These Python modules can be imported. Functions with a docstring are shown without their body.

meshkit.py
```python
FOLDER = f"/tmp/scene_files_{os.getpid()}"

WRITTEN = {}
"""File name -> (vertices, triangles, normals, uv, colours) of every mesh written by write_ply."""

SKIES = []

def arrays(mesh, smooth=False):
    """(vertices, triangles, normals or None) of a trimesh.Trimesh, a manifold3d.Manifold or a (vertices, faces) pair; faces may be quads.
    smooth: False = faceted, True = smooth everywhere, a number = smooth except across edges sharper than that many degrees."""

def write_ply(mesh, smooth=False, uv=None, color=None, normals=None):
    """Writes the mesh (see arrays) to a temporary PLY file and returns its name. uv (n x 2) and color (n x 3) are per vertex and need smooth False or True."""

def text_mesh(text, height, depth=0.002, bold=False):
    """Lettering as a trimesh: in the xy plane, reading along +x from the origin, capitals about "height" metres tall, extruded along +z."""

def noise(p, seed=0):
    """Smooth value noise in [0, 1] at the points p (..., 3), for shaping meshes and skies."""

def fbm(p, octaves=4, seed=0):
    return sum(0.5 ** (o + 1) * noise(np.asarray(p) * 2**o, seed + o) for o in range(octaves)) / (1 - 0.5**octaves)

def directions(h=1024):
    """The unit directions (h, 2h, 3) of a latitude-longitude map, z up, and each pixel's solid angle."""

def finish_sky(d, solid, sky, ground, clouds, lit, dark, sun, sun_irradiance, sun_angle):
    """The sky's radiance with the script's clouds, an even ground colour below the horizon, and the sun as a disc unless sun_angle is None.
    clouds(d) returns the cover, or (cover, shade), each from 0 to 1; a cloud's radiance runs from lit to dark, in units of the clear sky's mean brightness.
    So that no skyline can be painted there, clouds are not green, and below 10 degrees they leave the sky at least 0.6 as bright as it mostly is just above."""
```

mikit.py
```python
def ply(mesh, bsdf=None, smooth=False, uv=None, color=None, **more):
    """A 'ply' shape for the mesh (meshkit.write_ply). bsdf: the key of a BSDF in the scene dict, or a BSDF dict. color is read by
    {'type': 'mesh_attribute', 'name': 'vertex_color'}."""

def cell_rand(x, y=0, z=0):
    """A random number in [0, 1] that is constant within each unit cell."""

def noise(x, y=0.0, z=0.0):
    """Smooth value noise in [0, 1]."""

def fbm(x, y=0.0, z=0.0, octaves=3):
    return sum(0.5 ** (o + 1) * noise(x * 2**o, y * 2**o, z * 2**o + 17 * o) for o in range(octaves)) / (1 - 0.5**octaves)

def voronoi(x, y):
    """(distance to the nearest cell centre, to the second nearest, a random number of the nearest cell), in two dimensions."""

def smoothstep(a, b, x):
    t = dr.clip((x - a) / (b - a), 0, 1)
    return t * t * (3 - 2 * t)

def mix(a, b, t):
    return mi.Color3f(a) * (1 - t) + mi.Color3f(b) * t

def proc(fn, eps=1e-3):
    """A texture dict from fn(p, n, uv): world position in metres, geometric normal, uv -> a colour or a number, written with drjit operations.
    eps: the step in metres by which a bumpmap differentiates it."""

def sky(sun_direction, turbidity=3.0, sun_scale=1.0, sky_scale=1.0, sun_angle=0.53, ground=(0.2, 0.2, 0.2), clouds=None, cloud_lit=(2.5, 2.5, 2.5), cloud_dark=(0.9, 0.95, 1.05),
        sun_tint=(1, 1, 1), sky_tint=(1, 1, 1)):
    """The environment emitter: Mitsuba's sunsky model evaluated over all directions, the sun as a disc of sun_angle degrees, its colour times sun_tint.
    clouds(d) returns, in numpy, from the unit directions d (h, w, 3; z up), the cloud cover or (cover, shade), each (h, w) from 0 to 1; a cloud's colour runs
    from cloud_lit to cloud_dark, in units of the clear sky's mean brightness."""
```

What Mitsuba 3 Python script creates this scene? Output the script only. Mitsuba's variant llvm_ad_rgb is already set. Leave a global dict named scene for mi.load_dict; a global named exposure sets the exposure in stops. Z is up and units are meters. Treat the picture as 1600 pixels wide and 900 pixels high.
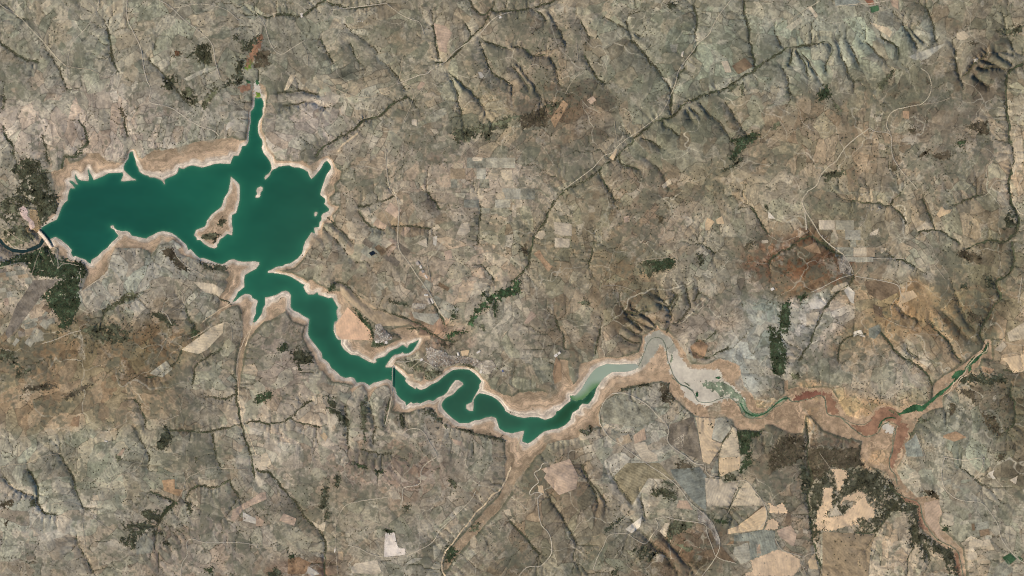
import math, re
import numpy as np, scipy.ndimage as ndi, scipy.sparse as sp, scipy.sparse.linalg as spl
import shapely, trimesh, drjit as dr, mitsuba as mi
import mikit, meshkit
from scipy.spatial import cKDTree
from shapely.geometry import Polygon, LineString, MultiPolygon, box
T = mi.ScalarTransform4f
rng = np.random.default_rng(7)
scene, labels = {}, {}

# ---------------------------------------------------------------- camera, sun, exposure
HEIGHT = 150000.0                                   # an earth-observation view from high above, straight down
scene['camera'] = {'type': 'perspective', 'fov_axis': 'x', 'fov': math.degrees(2 * math.atan(8000 / HEIGHT)),
                   'near_clip': 1000.0, 'far_clip': 400000.0,
                   'to_world': T().look_at(origin=[0, 0, HEIGHT], target=[0, 0, 0], up=[0, 1, 0])}
SUN_AZ, SUN_EL = 238.0, 40.0                        # afternoon sun in the south-west
sun = [math.sin(math.radians(SUN_AZ)) * math.cos(math.radians(SUN_EL)), math.cos(math.radians(SUN_AZ)) * math.cos(math.radians(SUN_EL)), math.sin(math.radians(SUN_EL))]
scene['sky_light'] = mikit.sky(sun, turbidity=3)
exposure = 1.3
K = np.array([0.98, 0.875, 0.77])                   # how much brighter than its base colour level ground shows in this light

def tone(r, g, b):
    c = np.array([r, g, b]) / 255.0
    c = np.where(c > 0.04045, ((c + 0.055) / 1.055) ** 2.4, c / 12.92) / K
    return [float(v) for v in np.minimum(c, 0.85)]

# ---------------------------------------------------------------- map sheets (survey grid of 10 m, y southward, origin at the north-west corner of the map)
SHEETS = {'P': (0, 0, 1)}
for i, k in enumerate('ABCDEFGHIJKL'):
    SHEETS[k] = (400 * (i % 4), 300 * (i // 4), 3)
for k, o in dict(a=(60, 230), b=(60, 330), c=(200, 230), d=(230, 320), e=(360, 110), f=(380, 230), g=(340, 370), h=(440, 420), i=(460, 500), j=(600, 500), k=(660, 560),
                 l=(800, 560), m=(900, 500), n=(1050, 540), o=(1200, 570), p=(1350, 520)).items():
    SHEETS[k] = (*o, 6)
SHEETS.update(q=(960, 430, 7.5), s=(1480, 50, 10), u=(1250, 700, 6), v=(690, 130, 6.925), w=(1060, 640, 6), x=(1080, 760, 6.43), y=(200, 20, 5.627), z=(0, 380, 4.55), aa=(180, 760, 5.85), bb=(1380, 700, 4.095))

def pts(s):
    """'A: x,y x,y b: x,y' -> points in metres (x east, y north, origin at the map's centre)."""
    out, sh = [], SHEETS['P']
    for tok in s.split():
        if tok.endswith(':'):
            sh = SHEETS[tok[:-1]]
        else:
            x, y = map(float, tok.split(','))
            out.append((((sh[0] + x / sh[2]) - 800) * 10, (450 - (sh[1] + y / sh[2])) * 10))
    return np.array(out)

def chaikin(p, n=2, closed=False):
    p = np.asarray(p, float)
    for _ in range(n):
        q = np.roll(p, -1, 0) if closed else p[1:]
        a = p if closed else p[:-1]
        r = np.stack([a * .75 + q * .25, a * .25 + q * .75], 1).reshape(-1, 2)
        p = r if closed else np.vstack([p[:1], r, p[-1:]])
    return p

def wiggle(p, amp, closed, step=18.0, scale=70.0):
    """Points of a traced line made denser and moved by noise, as natural edges run."""
    ls = LineString(np.vstack([p, p[:1]]) if closed else p)
    n = max(4, int(ls.length / step))
    q = shapely.get_coordinates(shapely.line_interpolate_point(ls, np.linspace(0, ls.length, n, endpoint=not closed)))
    z = np.zeros(len(q))
    for k, s in enumerate((scale, scale / 2.7)):
        q = q + amp * (0.7, 0.45)[k] * 2 * (np.stack([meshkit.noise(np.stack([q[:, 0] / s, q[:, 1] / s, z + 5 + k], 1)), meshkit.noise(np.stack([q[:, 0] / s, q[:, 1] / s, z + 55 + k], 1))], 1) - .5)
    return q

def poly(s, amp=0.0, smooth=0):
    p = pts(s)
    if smooth: p = chaikin(p, smooth, True)
    if amp: p = wiggle(p, amp, True)
    g = Polygon(p).buffer(0)
    return g if not g.is_empty else Polygon(p).convex_hull

def road(s, w, smooth=2, amp=0.0):
    p = chaikin(pts(s), smooth)
    if amp: p = wiggle(p, amp, False)
    return LineString(p).buffer(w / 2, quad_segs=2, cap_style='flat')

# ================================================================ TRACES OF THE PLACE
WATER = ("a: 30,750 60,735 110,705 150,688 175,675 185,650 210,580 235,530 272,500 275,460 288,410 298,385 340,385 325,360 300,335 285,315 310,313 330,325 350,345 372,352 355,320 342,285 345,250 355,270 375,300 398,310 "
 "415,312 468,318 475,290 468,250 462,210 470,203 480,235 505,275 518,308 560,290 610,270 655,243 730,240 790,235 795,262 780,300 775,318 800,320 860,312 915,310 905,298 880,290 850,262 820,235 803,215 800,185 810,150 840,110 850,60 865,40 885,40 "
 "895,80 910,115 918,165 938,200 942,225 960,240 1000,262 1025,265 1045,282 1090,285 1130,300 1165,320 1182,350 c: 345,345 340,305 365,290 420,270 460,245 472,215 475,192 520,205 560,180 600,170 650,180 690,190 740,180 800,160 860,150 920,155 958,155 975,110 990,80 "
 "e: 75,800 95,760 110,710 145,705 165,680 170,600 180,520 190,480 183,440 185,390 215,360 222,330 225,280 228,250 255,262 290,255 310,290 318,330 300,360 308,400 295,440 270,470 258,520 260,580 275,620 300,655 303,690 293,725 310,775 340,810 375,860 "
 "f: 190,45 220,85 250,130 262,165 266,205 243,245 215,262 200,285 205,305 225,290 250,262 258,235 275,210 310,200 335,180 380,175 435,170 465,185 520,190 565,205 605,230 620,270 640,298 665,275 700,235 735,190 755,150 785,125 805,145 825,180 820,205 795,240 780,260 765,300 745,360 730,405 722,445 745,465 770,485 772,510 760,530 785,555 808,580 800,600 745,625 732,645 738,680 715,705 712,750 665,755 675,810 640,798 610,845 580,885 "
 "g: 820,50 805,90 795,150 750,205 680,250 635,258 610,275 560,280 510,305 472,322 470,338 520,338 580,345 640,355 690,375 740,405 790,440 820,450 805,470 825,515 850,540 905,540 935,515 945,545 985,555 1040,575 1075,568 1095,605 1115,640 "
 "h: 530,360 525,370 513,400 520,440 527,465 520,488 495,500 487,540 490,590 510,640 530,665 556,668 i: 437,190 435,230 470,280 525,322 600,335 650,365 700,392 745,405 768,395 765,365 800,355 850,340 890,300 930,275 970,262 1015,232 1058,262 1080,225 1130,205 1165,185 "
 "j: 330,180 325,200 305,235 285,265 270,290 230,312 190,318 175,300 155,318 100,325 70,350 45,385 15,430 15,445 60,445 90,440 100,450 150,495 205,545 198,570 235,610 295,648 305,625 315,645 350,655 400,635 450,600 500,580 550,535 590,505 640,470 690,460 750,458 800,465 850,500 890,540 915,572 893,610 895,635 870,680 845,720 825,770 770,795 770,830 800,852 835,852 840,800 840,750 860,715 895,685 950,695 1010,715 1060,745 1100,785 1130,830 "
 "k: 780,495 830,525 900,550 960,558 1000,550 1080,550 1150,575 l: 320,572 375,555 410,525 415,495 440,490 490,445 545,400 548,375 540,350 565,385 600,398 660,385 710,345 745,300 800,262 785,300 770,350 740,400 715,430 660,425 635,450 625,475 565,510 545,580 500,625 430,660 380,665 300,685 260,715 215,755 175,785 150,797 95,780 95,760 115,680 "
 "k: 930,680 840,702 770,690 720,655 700,590 690,560 650,545 590,555 540,578 490,580 440,605 350,608 300,575 270,550 240,525 190,470 178,435 190,405 220,370 290,335 330,290 385,245 375,225 340,203 310,205 270,250 230,320 200,345 140,370 100,400 60,390 20,405 "
 "j: 385,765 340,785 310,775 270,785 255,770 230,785 205,805 200,770 160,745 120,700 105,640 80,620 75,590 70,570 30,555 i: 790,578 740,590 700,620 690,605 660,590 620,582 585,590 560,545 530,535 480,545 430,525 410,500 370,465 345,450 335,430 325,405 290,375 262,360 255,310 215,260 180,215 145,170 127,130 130,60 "
 "g: 860,775 850,765 800,740 760,710 710,690 685,660 685,600 688,550 670,520 640,505 600,515 550,545 500,560 445,570 445,640 425,670 415,720 385,765 360,795 330,805 340,760 358,720 360,660 378,605 365,590 325,575 318,550 300,540 260,535 220,555 170,600 140,615 150,590 180,545 190,515 205,508 250,470 248,400 255,360 310,325 360,300 390,260 390,238 350,230 310,232 240,235 190,225 150,210 110,218 70,245 "
 "d: 700,558 660,550 610,530 560,510 515,498 500,510 460,475 430,440 405,415 385,430 375,400 370,380 330,345 280,300 230,265 195,255 150,247 100,258 60,280 b: 1035,240 1010,258 960,248 900,235 875,230 855,200 820,185 780,188 740,178 715,160 705,135 690,132 675,140 680,158 710,172 730,205 755,230 720,265 690,290 650,340 600,375 560,420 500,455 490,495 465,480 440,455 390,440 345,418 330,432 310,405 305,385 312,365 280,325 235,290 215,270 160,240 110,262 120,290 128,318 95,275 55,228 22,192")
ISLANDS = {
 'long': "c: 965,275 1000,305 1043,345 1048,400 1045,500 1030,560 d: 835,75 795,95 792,180 802,220 795,287 750,270 720,300 680,325 668,360 655,365 655,395 630,410 580,395 530,365 500,330 465,330 465,310 440,285 460,235 500,220 540,205 555,180 560,150 595,100 650,55 695,20 c: 890,520 900,480 940,420 955,350",
 'hook': "f: 165,367 185,380 180,405 160,430 162,455 148,472 120,475 113,462 132,440 122,410 130,385",
 'islet': "f: 680,605 697,612 692,635 677,652 667,640 668,615"}
SILT = ("l: 540,350 600,345 655,280 700,200 760,120 800,85 m: 290,410 400,418 490,412 560,408 590,440 540,470 480,485 340,488 290,520 245,560 205,620 l: 800,262 745,300 710,345 660,385 600,398 565,385")
# outer edge of the bare zone between low water and the full reservoir
BANK = ("a: 22,722 90,660 150,620 175,560 160,480 150,400 130,300 110,230 180,215 240,190 245,100 260,80 285,140 300,155 380,130 440,90 455,50 475,60 570,50 590,90 650,130 720,150 790,150 830,110 845,60 860,20 890,15 920,50 940,100 980,110 A: 680,730 720,705 790,700 850,685 940,660 1040,648 1090,648 1135,660 "
 "e: 150,650 155,590 165,510 172,470 168,400 195,350 205,320 205,240 215,150 250,120 290,120 330,160 342,240 325,360 330,400 292,490 300,560 330,640 340,700 400,780 420,845 500,850 560,850 f: 490,140 560,130 620,175 690,130 740,100 790,80 840,120 870,200 920,230 900,300 850,350 860,420 800,480 830,540 900,560 870,600 830,640 850,700 800,720 760,700 740,790 740,860 g: 900,20 920,40 850,130 790,225 720,290 640,310 560,320 640,335 700,345 800,390 840,420 880,400 940,450 1000,470 1040,510 1100,510 1150,490 "
 "h: 510,210 560,215 600,290 640,330 700,400 740,480 800,540 840,600 850,640 840,730 890,740 950,730 1010,710 1060,680 1130,660 1090,610 1020,585 1060,560 1180,540 j: 240,60 300,90 330,150 400,140 430,150 430,180 370,200 330,270 290,310 210,345 120,365 95,410 160,450 220,510 270,500 290,560 350,580 370,520 400,560 450,570 540,510 560,460 640,430 740,435 820,440 870,480 930,550 980,590 1000,640 1080,680 1150,720 "
 "k: 760,340 840,360 900,320 1050,310 1150,315 l: 340,330 400,290 385,180 415,60 450,5 525,20 540,160 575,250 620,190 620,100 640,50 720,30 780,0 m: 60,390 140,370 280,350 400,360 510,330 590,300 620,200 620,150 740,80 760,40 790,90 860,110 930,170 1000,270 1030,310 1050,370 n: 180,175 330,180 440,120 550,150 640,190 650,270 680,380 760,470 800,580 880,590 950,540 1000,490 1050,450 1050,330 1090,320 "
 "o: 190,230 300,200 390,220 560,210 600,230 650,310 680,370 740,470 860,510 960,470 1000,400 1080,370 p: 200,680 290,690 340,720 400,690 480,655 560,680 640,640 650,480 740,410 830,360 940,290 1050,190 1110,150 1130,60 1190,60 1200,250 1100,240 1080,310 980,390 900,480 800,560 740,590 740,700 640,720 540,770 480,870 "
 "L: 660,260 640,330 600,400 630,460 700,530 800,520 810,600 800,660 860,720 910,770 930,905 900,905 885,850 860,790 790,745 730,690 710,640 690,580 640,560 590,490 560,420 480,380 430,330 440,270 390,250 o: 760,700 640,660 520,610 400,480 350,470 330,640 200,640 40,560 n: 880,740 870,770 800,800 720,790 610,790 560,700 500,670 380,690 220,660 130,590 40,500 "
 "m: 950,760 880,690 870,600 800,570 720,580 640,620 450,640 390,680 270,750 220,830 l: 810,580 840,640 780,650 650,680 620,740 560,760 470,770 330,800 310,850 270,890 P: 838,712 826,730 808,748 797,772 782,795 762,815 742,838 722,858 707,878 699,890 690,892 697,868 714,846 740,818 760,795 780,775 790,750 788,730 "
 "k: 790,940 770,890 780,770 720,740 480,700 470,670 270,650 260,620 190,600 130,560 100,490 50,470 j: 480,860 430,820 300,840 250,860 200,870 80,850 100,790 80,690 i: 920,780 910,700 880,620 840,610 760,640 700,740 690,780 680,680 640,610 590,630 540,680 520,660 560,610 480,590 350,570 320,530 270,480 230,470 210,410 180,340 130,260 100,200 80,140 100,60 "
 "g: 840,830 780,820 700,790 645,690 600,720 500,780 440,790 400,830 350,880 P: 386,535 381,555 377,580 375,605 371,606 369,580 372,550 379,525 g: 240,830 225,690 190,640 120,650 30,710 P: 330,502 322,505 338,488 343,475 d: 670,860 720,820 750,740 730,700 770,660 760,625 700,612 600,590 540,570 510,540 480,520 390,490 310,460 290,420 330,390 240,320 200,350 110,370 80,420 b: 1060,420 1030,370 950,345 820,345 720,340 690,400 650,560 560,640 480,710 400,760 440,650 470,590 430,510 390,480 260,480 230,430 180,400 190,330 140,345 115,340 60,245 15,190")
MUD = [("m: 570,408 610,360 635,300 645,220 650,165 705,115 760,98 825,125 875,170 925,220 955,290 980,340 1005,392 1060,425 n: 140,205 250,222 420,215 460,250 475,305 540,355 600,395 640,450 690,500 690,560 660,560 600,520 530,490 440,530 330,570 240,560 180,520 115,480 110,420 60,350 0,290 m: 885,500 860,400 845,300 810,235 780,225 760,300 720,340 680,400 620,440 575,465", 'silt'),
 ("m: 560,410 610,360 635,300 645,220 650,165 705,115 760,98 825,125 875,170 925,220 950,280 900,330 850,300 810,235 780,225 760,300 720,340 680,400 620,440 570,468", 'greymud'),
 ("p: 170,880 200,845 240,850 270,880 300,890 280,930 240,950 200,940", 'silt'),
 ("e: 215,120 250,95 280,130 300,200 310,250 280,250 250,200 225,230 215,180", 'silt')]
MARSH = [("y: 1165,190 1195,200 1180,270 1110,400 1060,500 1030,500 1040,430 1080,330", 'rust'), ("y: 980,650 1080,620 1070,690 990,700", 'rust'), ("y: 1030,460 1090,400 1100,440 1060,510 1040,500", 'lime'),
 ("n: 270,350 330,330 400,345 470,330 530,370 620,440 670,480 690,540 720,610 790,640 860,620 930,570 980,520 1050,480 1100,490 1090,500 1040,520 980,550 930,590 880,640 820,680 740,680 680,660 640,600 620,540 560,480 500,470 460,490 430,440 320,400", 'marsh'),
 ("n: 400,290 450,285 455,315 410,315", 'green'), ("n: 225,430 248,425 245,490 222,480", 'green'), ("m: 880,310 905,330 910,370 890,410 880,390 895,350", 'marsh'), ("m: 1000,575 1050,595 1070,620 1050,620", 'marsh'),
 ("n: 650,480 680,500 690,560 720,620 800,640 860,630 850,650 790,670 720,660 680,630 660,580 640,530", 'green'),
 ("o: 240,310 330,260 400,240 450,262 520,250 560,260 540,290 470,270 440,300 380,320 320,330 270,340 235,335", 'red'),
 ("o: 500,270 580,260 620,330 660,440 640,465 560,450 545,400 545,330", 'rust'),
 ("o: 760,550 860,580 930,560 1000,460 1060,400 1140,395 1200,410 1200,480 1130,470 1060,520 1030,590 1040,630 960,670 900,670 840,620", 'rust'),
 ("p: 110,740 200,700 290,720 360,780 340,900 300,860 240,820 180,830 140,880 0,900 60,830", 'rust'),
 ("o: 60,370 120,310 190,295 230,330 180,320 120,350", 'marsh'), ("o: 1035,560 1060,515 1140,485 1150,500 1080,520 1060,560 1040,590", 'green'),
 ("p: 225,715 300,730 350,780 340,790 280,760 235,735", 'green'), ("p: 350,740 400,705 480,660 550,690 590,655 660,620 680,580 720,550 770,510 790,520 740,570 690,610 600,680 550,740 480,730 420,750 370,765", 'green'),
 ("p: 815,410 860,360 920,345 935,370 925,400 880,420 825,440", 'green'), ("p: 930,345 1000,250 1050,215 1090,225 1060,270 1020,290 960,340", 'green'), ("p: 970,380 990,310 1020,310 990,370", 'green'), ("p: 1085,190 1140,160 1140,100 1165,90 1165,160 1150,200", 'green'),
 ("e: 150,85 180,95 190,130 160,130", 'green'), ("e: 225,95 265,90 270,140 240,135", 'green'), ("e: 232,215 275,205 285,235 255,262 232,250", 'lime'),
 ("L: 600,190 640,180 660,200 640,280 600,350 590,400 560,390 580,300", 'rust'), ("L: 625,530 690,535 715,550 720,640 760,690 740,690 705,670 700,560 640,550", 'rust'), ("L: 870,790 895,790 905,900 885,900", 'rust')]
WASH = [("p: 330,762 450,715 550,695 640,625 700,565 800,505 870,420 940,360 1010,280 1080,220 1140,165 1160,100", 26, 'green'), ("o: 1035,590 1060,530 1120,490 1190,500", 16, 'green'), ("n: 640,540 680,620 760,660 860,650 930,590 1000,520 1080,490", 18, 'green'),
 ("o: 0,445 40,395 130,380 150,340 190,310 215,345 270,350 330,325 420,318 450,290 490,283 530,310 542,380 545,440 570,475 650,480 690,500 750,560 800,605 860,650 930,685 1000,650 1040,630 1050,595 1090,550 1140,530", 9, 'stream'),
 ("o: 690,500 770,540 870,572 930,550 970,510", 6, 'stream'), ("n: 0,300 60,350 90,370 130,385 200,430 215,470 240,525 330,540 400,520 470,490 540,485 600,530 640,590 650,640 700,680 790,685 860,680 920,620 980,560", 8, 'stream'),
 ("m: 555,465 610,400 640,300 670,210 720,165 790,160 830,210 850,290 855,370 885,430 905,510 960,590 1030,620 1100,660", 8, 'stream'), ("m: 860,270 900,240 915,215", 6, 'stream'),
 ("p: 140,880 200,850 260,840 330,880", 5, 'stream'), ("o: 1185,600 1165,700 1175,800 1140,890", 9, 'stream'), ("L: 600,200 590,280 565,360 570,400 600,430 605,470", 9, 'stream'), ("L: 605,510 660,540 715,550 725,640 760,690 790,730 850,755 890,780 905,850 915,905", 10, 'stream'),
 ("p: 830,480 860,460 900,410 950,380 960,330 1010,270 1070,200 1130,190 1165,150 1140,60", 16, 'wash'), ("p: 740,590 800,550 830,510 835,460", 10, 'wash'), ("p: 870,490 900,430 960,395", 12, 'wash'),
 ("J: 1195,390 1150,500 1105,515 1080,560 1030,600 1000,650 960,690 930,740 890,780 870,830 870,870 890,905", 20, 'wash'),
 ("E: 1190,620 1150,680 1125,740 1110,800 1110,860 1120,900 I: 1115,40 1130,110 1140,180 1165,240 1200,330", 9, 'wash'), ("e: 1190,590 1130,640 1060,690 1010,760", 26, 'wash'),
 ("P: 406,480 398,500 390,520 384,540", 14, 'wash'), ("k: 890,860 900,800 930,720", 18, 'wash'), ("E: 1090,520 1040,545 990,580 950,610", 12, 'wash')]
ROADS = """2 A: 0,20 25,40 60,55 110,95 140,130 200,190 260,265 310,310
1.6 A: 60,55 85,30 110,10
1.6 A: 465,0 460,50 400,140 350,185 325,230 315,310 315,375
1 A: 460,50 410,10
1.4 A: 310,310 360,320 430,325 470,350
2 A: 598,0 592,90 630,160 665,230 670,300 685,370 710,420 695,475 710,485 800,500 860,545 930,590 1000,610 1025,635
1.8 A: 745,0 800,30 850,85 940,150 1000,205 1010,300 1035,370
1.6 A: 800,40 850,35 930,15 1050,35 1120,95
1 A: 145,585 185,545
1 A: 0,560 40,545 60,520
1.5 A: 590,560 600,620 630,680
1.6 B: 0,60 40,110 60,190 90,245 125,260 170,225 230,190
1.2 B: 210,200 240,240 245,310
1.8 B: 350,45 420,40 500,30 610,15
1.2 B: 335,90 360,40
1.6 B: 610,15 670,65 730,95 770,100 790,165
1.3 B: 770,100 810,65 820,30
1.5 B: 310,385 390,425 480,460 550,455 600,425 660,395 680,350 682,285
2 B: 660,395 690,383 770,350 800,350 830,320 890,290 920,250 960,220 1020,185 1060,150 1090,110 1130,75 1200,55
1.5 B: 690,390 720,405 740,430 735,470 715,520 690,570
1.2 B: 740,460 780,415 805,380
1.8 B: 605,690 610,760 615,830 630,900 F: 680,40 670,90
1 B: 605,690 640,640 680,600
2.2 F: 650,0 672,80 665,160 665,265 700,310 740,370 790,440 830,500 860,560 890,600
1.4 F: 800,300 805,350 815,400 830,460
1.2 F: 880,480 960,485 1000,465 1060,450 1115,420
1.2 F: 580,70 610,110 630,160
1.6 F: 640,820 650,790 700,800 760,780 800,800 850,830
1.2 F: 720,830 770,790 800,760
1.8 J: 635,5 640,60 620,140 605,190
2 J: 685,230 720,210 755,207 790,225 810,270 850,330 845,345 805,365 770,405 775,450 765,475 700,480 685,495 688,550
1.6 J: 395,600 415,570 450,555 540,540 620,530
1.4 J: 395,600 370,670 375,790 385,900
1.1 J: 0,770 150,755 230,715 280,700
1.6 J: 1030,500 1010,545 950,600 900,650 860,685 830,745 770,775 720,800 650,815 550,805 480,765 430,755
1.2 J: 325,60 345,110 390,120 440,170
1.1 J: 930,790 980,810 1020,860
2.2 K: 30,900 75,850 130,860 165,825 190,790 180,700 130,660 120,560 120,525 150,515 110,505 85,525 80,505 105,475 128,460 110,430 100,415 135,400 140,370 170,370
2.6 K: 470,45 530,40 600,75 650,110 680,150 720,180 738,220 722,270 770,310 810,335 860,378 900,378
1.6 K: 470,45 430,80 410,140 410,190
1.8 K: 410,180 450,250 520,290 570,330 640,380 720,430 790,490 825,550 870,585 910,620 945,655 955,690 980,745 955,815 890,900
1.2 K: 460,300 520,290
1.8 K: 905,380 910,425 970,440
1.8 K: 1050,455 1100,450 1140,505 1190,570 1195,640 1150,685
1.6 K: 670,630 720,620 760,635 850,645 910,655 910,690 940,770 955,815 1050,840
1.6 K: 540,700 580,730 630,755 660,700 690,665 670,630
1.6 K: 540,700 450,700 430,760 400,810 380,870
1.4 K: 985,750 1060,750
1.2 K: 1050,510 1030,570 1010,610
1.5 L: 690,230 720,300 735,345
1.8 L: 820,340 870,350 930,360 960,350 1010,345 1005,400 960,450
1.8 L: 830,340 810,400 820,490 880,540 930,550 1000,550 1040,600 1080,660 1090,730 1150,800 1200,840
1.3 L: 1000,550 1005,490
1.1 L: 240,320 280,380 300,400
1.6 L: 30,720 60,780 130,800 155,810
1.6 L: 155,850 170,800 230,790
1.2 L: 1130,660 1125,760
1.2 L: 1100,880 1130,850 1190,820
1.5 L: 165,860 180,900
1.6 D: 200,30 240,5
1.8 D: 320,30 420,20 500,15 580,0
2 D: 715,320 755,345 770,430 725,490 680,495 570,520 550,590 570,620
1.4 D: 725,490 800,480 850,460
2.4 D: 475,600 420,640 370,680 340,720 320,760 280,780 240,830 230,870 180,900
1.6 D: 475,600 500,620 560,620 580,640 575,700 590,760 650,830 700,890
1.4 D: 600,50 650,95 655,130
1.2 D: 650,95 700,120 740,150
1.2 D: 80,110 180,40 220,20
1 D: 0,690 100,620 200,580 300,570
2.6 H: 185,0 155,40 165,70 180,100 220,160 240,200 280,240 320,270 350,290
3.2 H: 172,95 180,178
1.4 H: 0,200 60,240 130,210 190,185
1.8 H: 350,290 380,330 400,380
1.3 H: 410,385 440,350
1.6 H: 200,470 250,450 300,420 350,400 400,385
1.6 H: 410,395 500,410 580,425 615,440 620,480 640,500
1.4 H: 780,345 830,410
1.2 H: 690,355 780,350 800,320
1.2 H: 800,180 850,140
1.8 H: 1145,40 1175,100 1200,105
1.6 H: 1190,400 1170,520
1.2 H: 540,590 600,620 650,635
1.6 H: 470,310 560,315 600,310 640,315
1.8 C: 1025,0 980,55 935,130 925,165 870,200 850,240 800,300 775,340 765,400 740,450 710,520 680,550 640,580 580,625 530,655 490,690 470,720 430,725 390,780 330,825 240,890
1.3 C: 480,570 485,620 495,680
1.3 C: 760,490 830,480
1.2 C: 300,180 310,290
1.4 C: 335,330 280,380 250,440
1.1 G: 0,785 80,780
1.2 G: 580,330 640,315 750,305
1 G: 430,440 520,440 580,470
1.5 E: 0,355 110,325 118,350
1.5 E: 270,360 300,330 370,345
1.6 E: 375,470 400,455 450,415 520,390
1.6 E: 200,710 270,690 330,660 380,650
1.6 E: 755,560 780,570 805,620
1.3 E: 600,610 660,590
1.4 E: 810,560 855,540 870,490 840,460
1.6 E: 815,260 830,310 880,350 960,395
1.4 E: 750,265 800,250 815,280
1.4 E: 880,690 930,670 1000,620
1.3 E: 1050,610 1075,610 1090,660 1085,700
1.2 E: 150,390 170,320 195,255
1 E: 225,270 240,310 255,345
1.6 E: 270,360 275,340 265,300 275,270 245,255
1.4 E: 375,440 380,400 372,370
1.6 E: 35,230 60,265 125,270
1.2 E: 0,160 60,200 100,230 160,245
1.4 I: 0,390 60,375 130,375 200,335 285,325
1.4 I: 430,615 470,580 520,480 530,430 600,420 650,400 680,320 720,230 740,180 780,170 840,145
1.4 I: 830,545 860,500 870,440 930,415 970,390 1050,395 1150,400
1.6 I: 850,900 850,840 885,800 870,740 900,720 950,745 1120,740 1200,755
1.1 I: 430,620 480,660 530,690
1.2 I: 230,565 330,550 375,570 430,615
1 I: 0,500 40,530
1.2 I: 385,640 400,740 395,800 420,880"""
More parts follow.
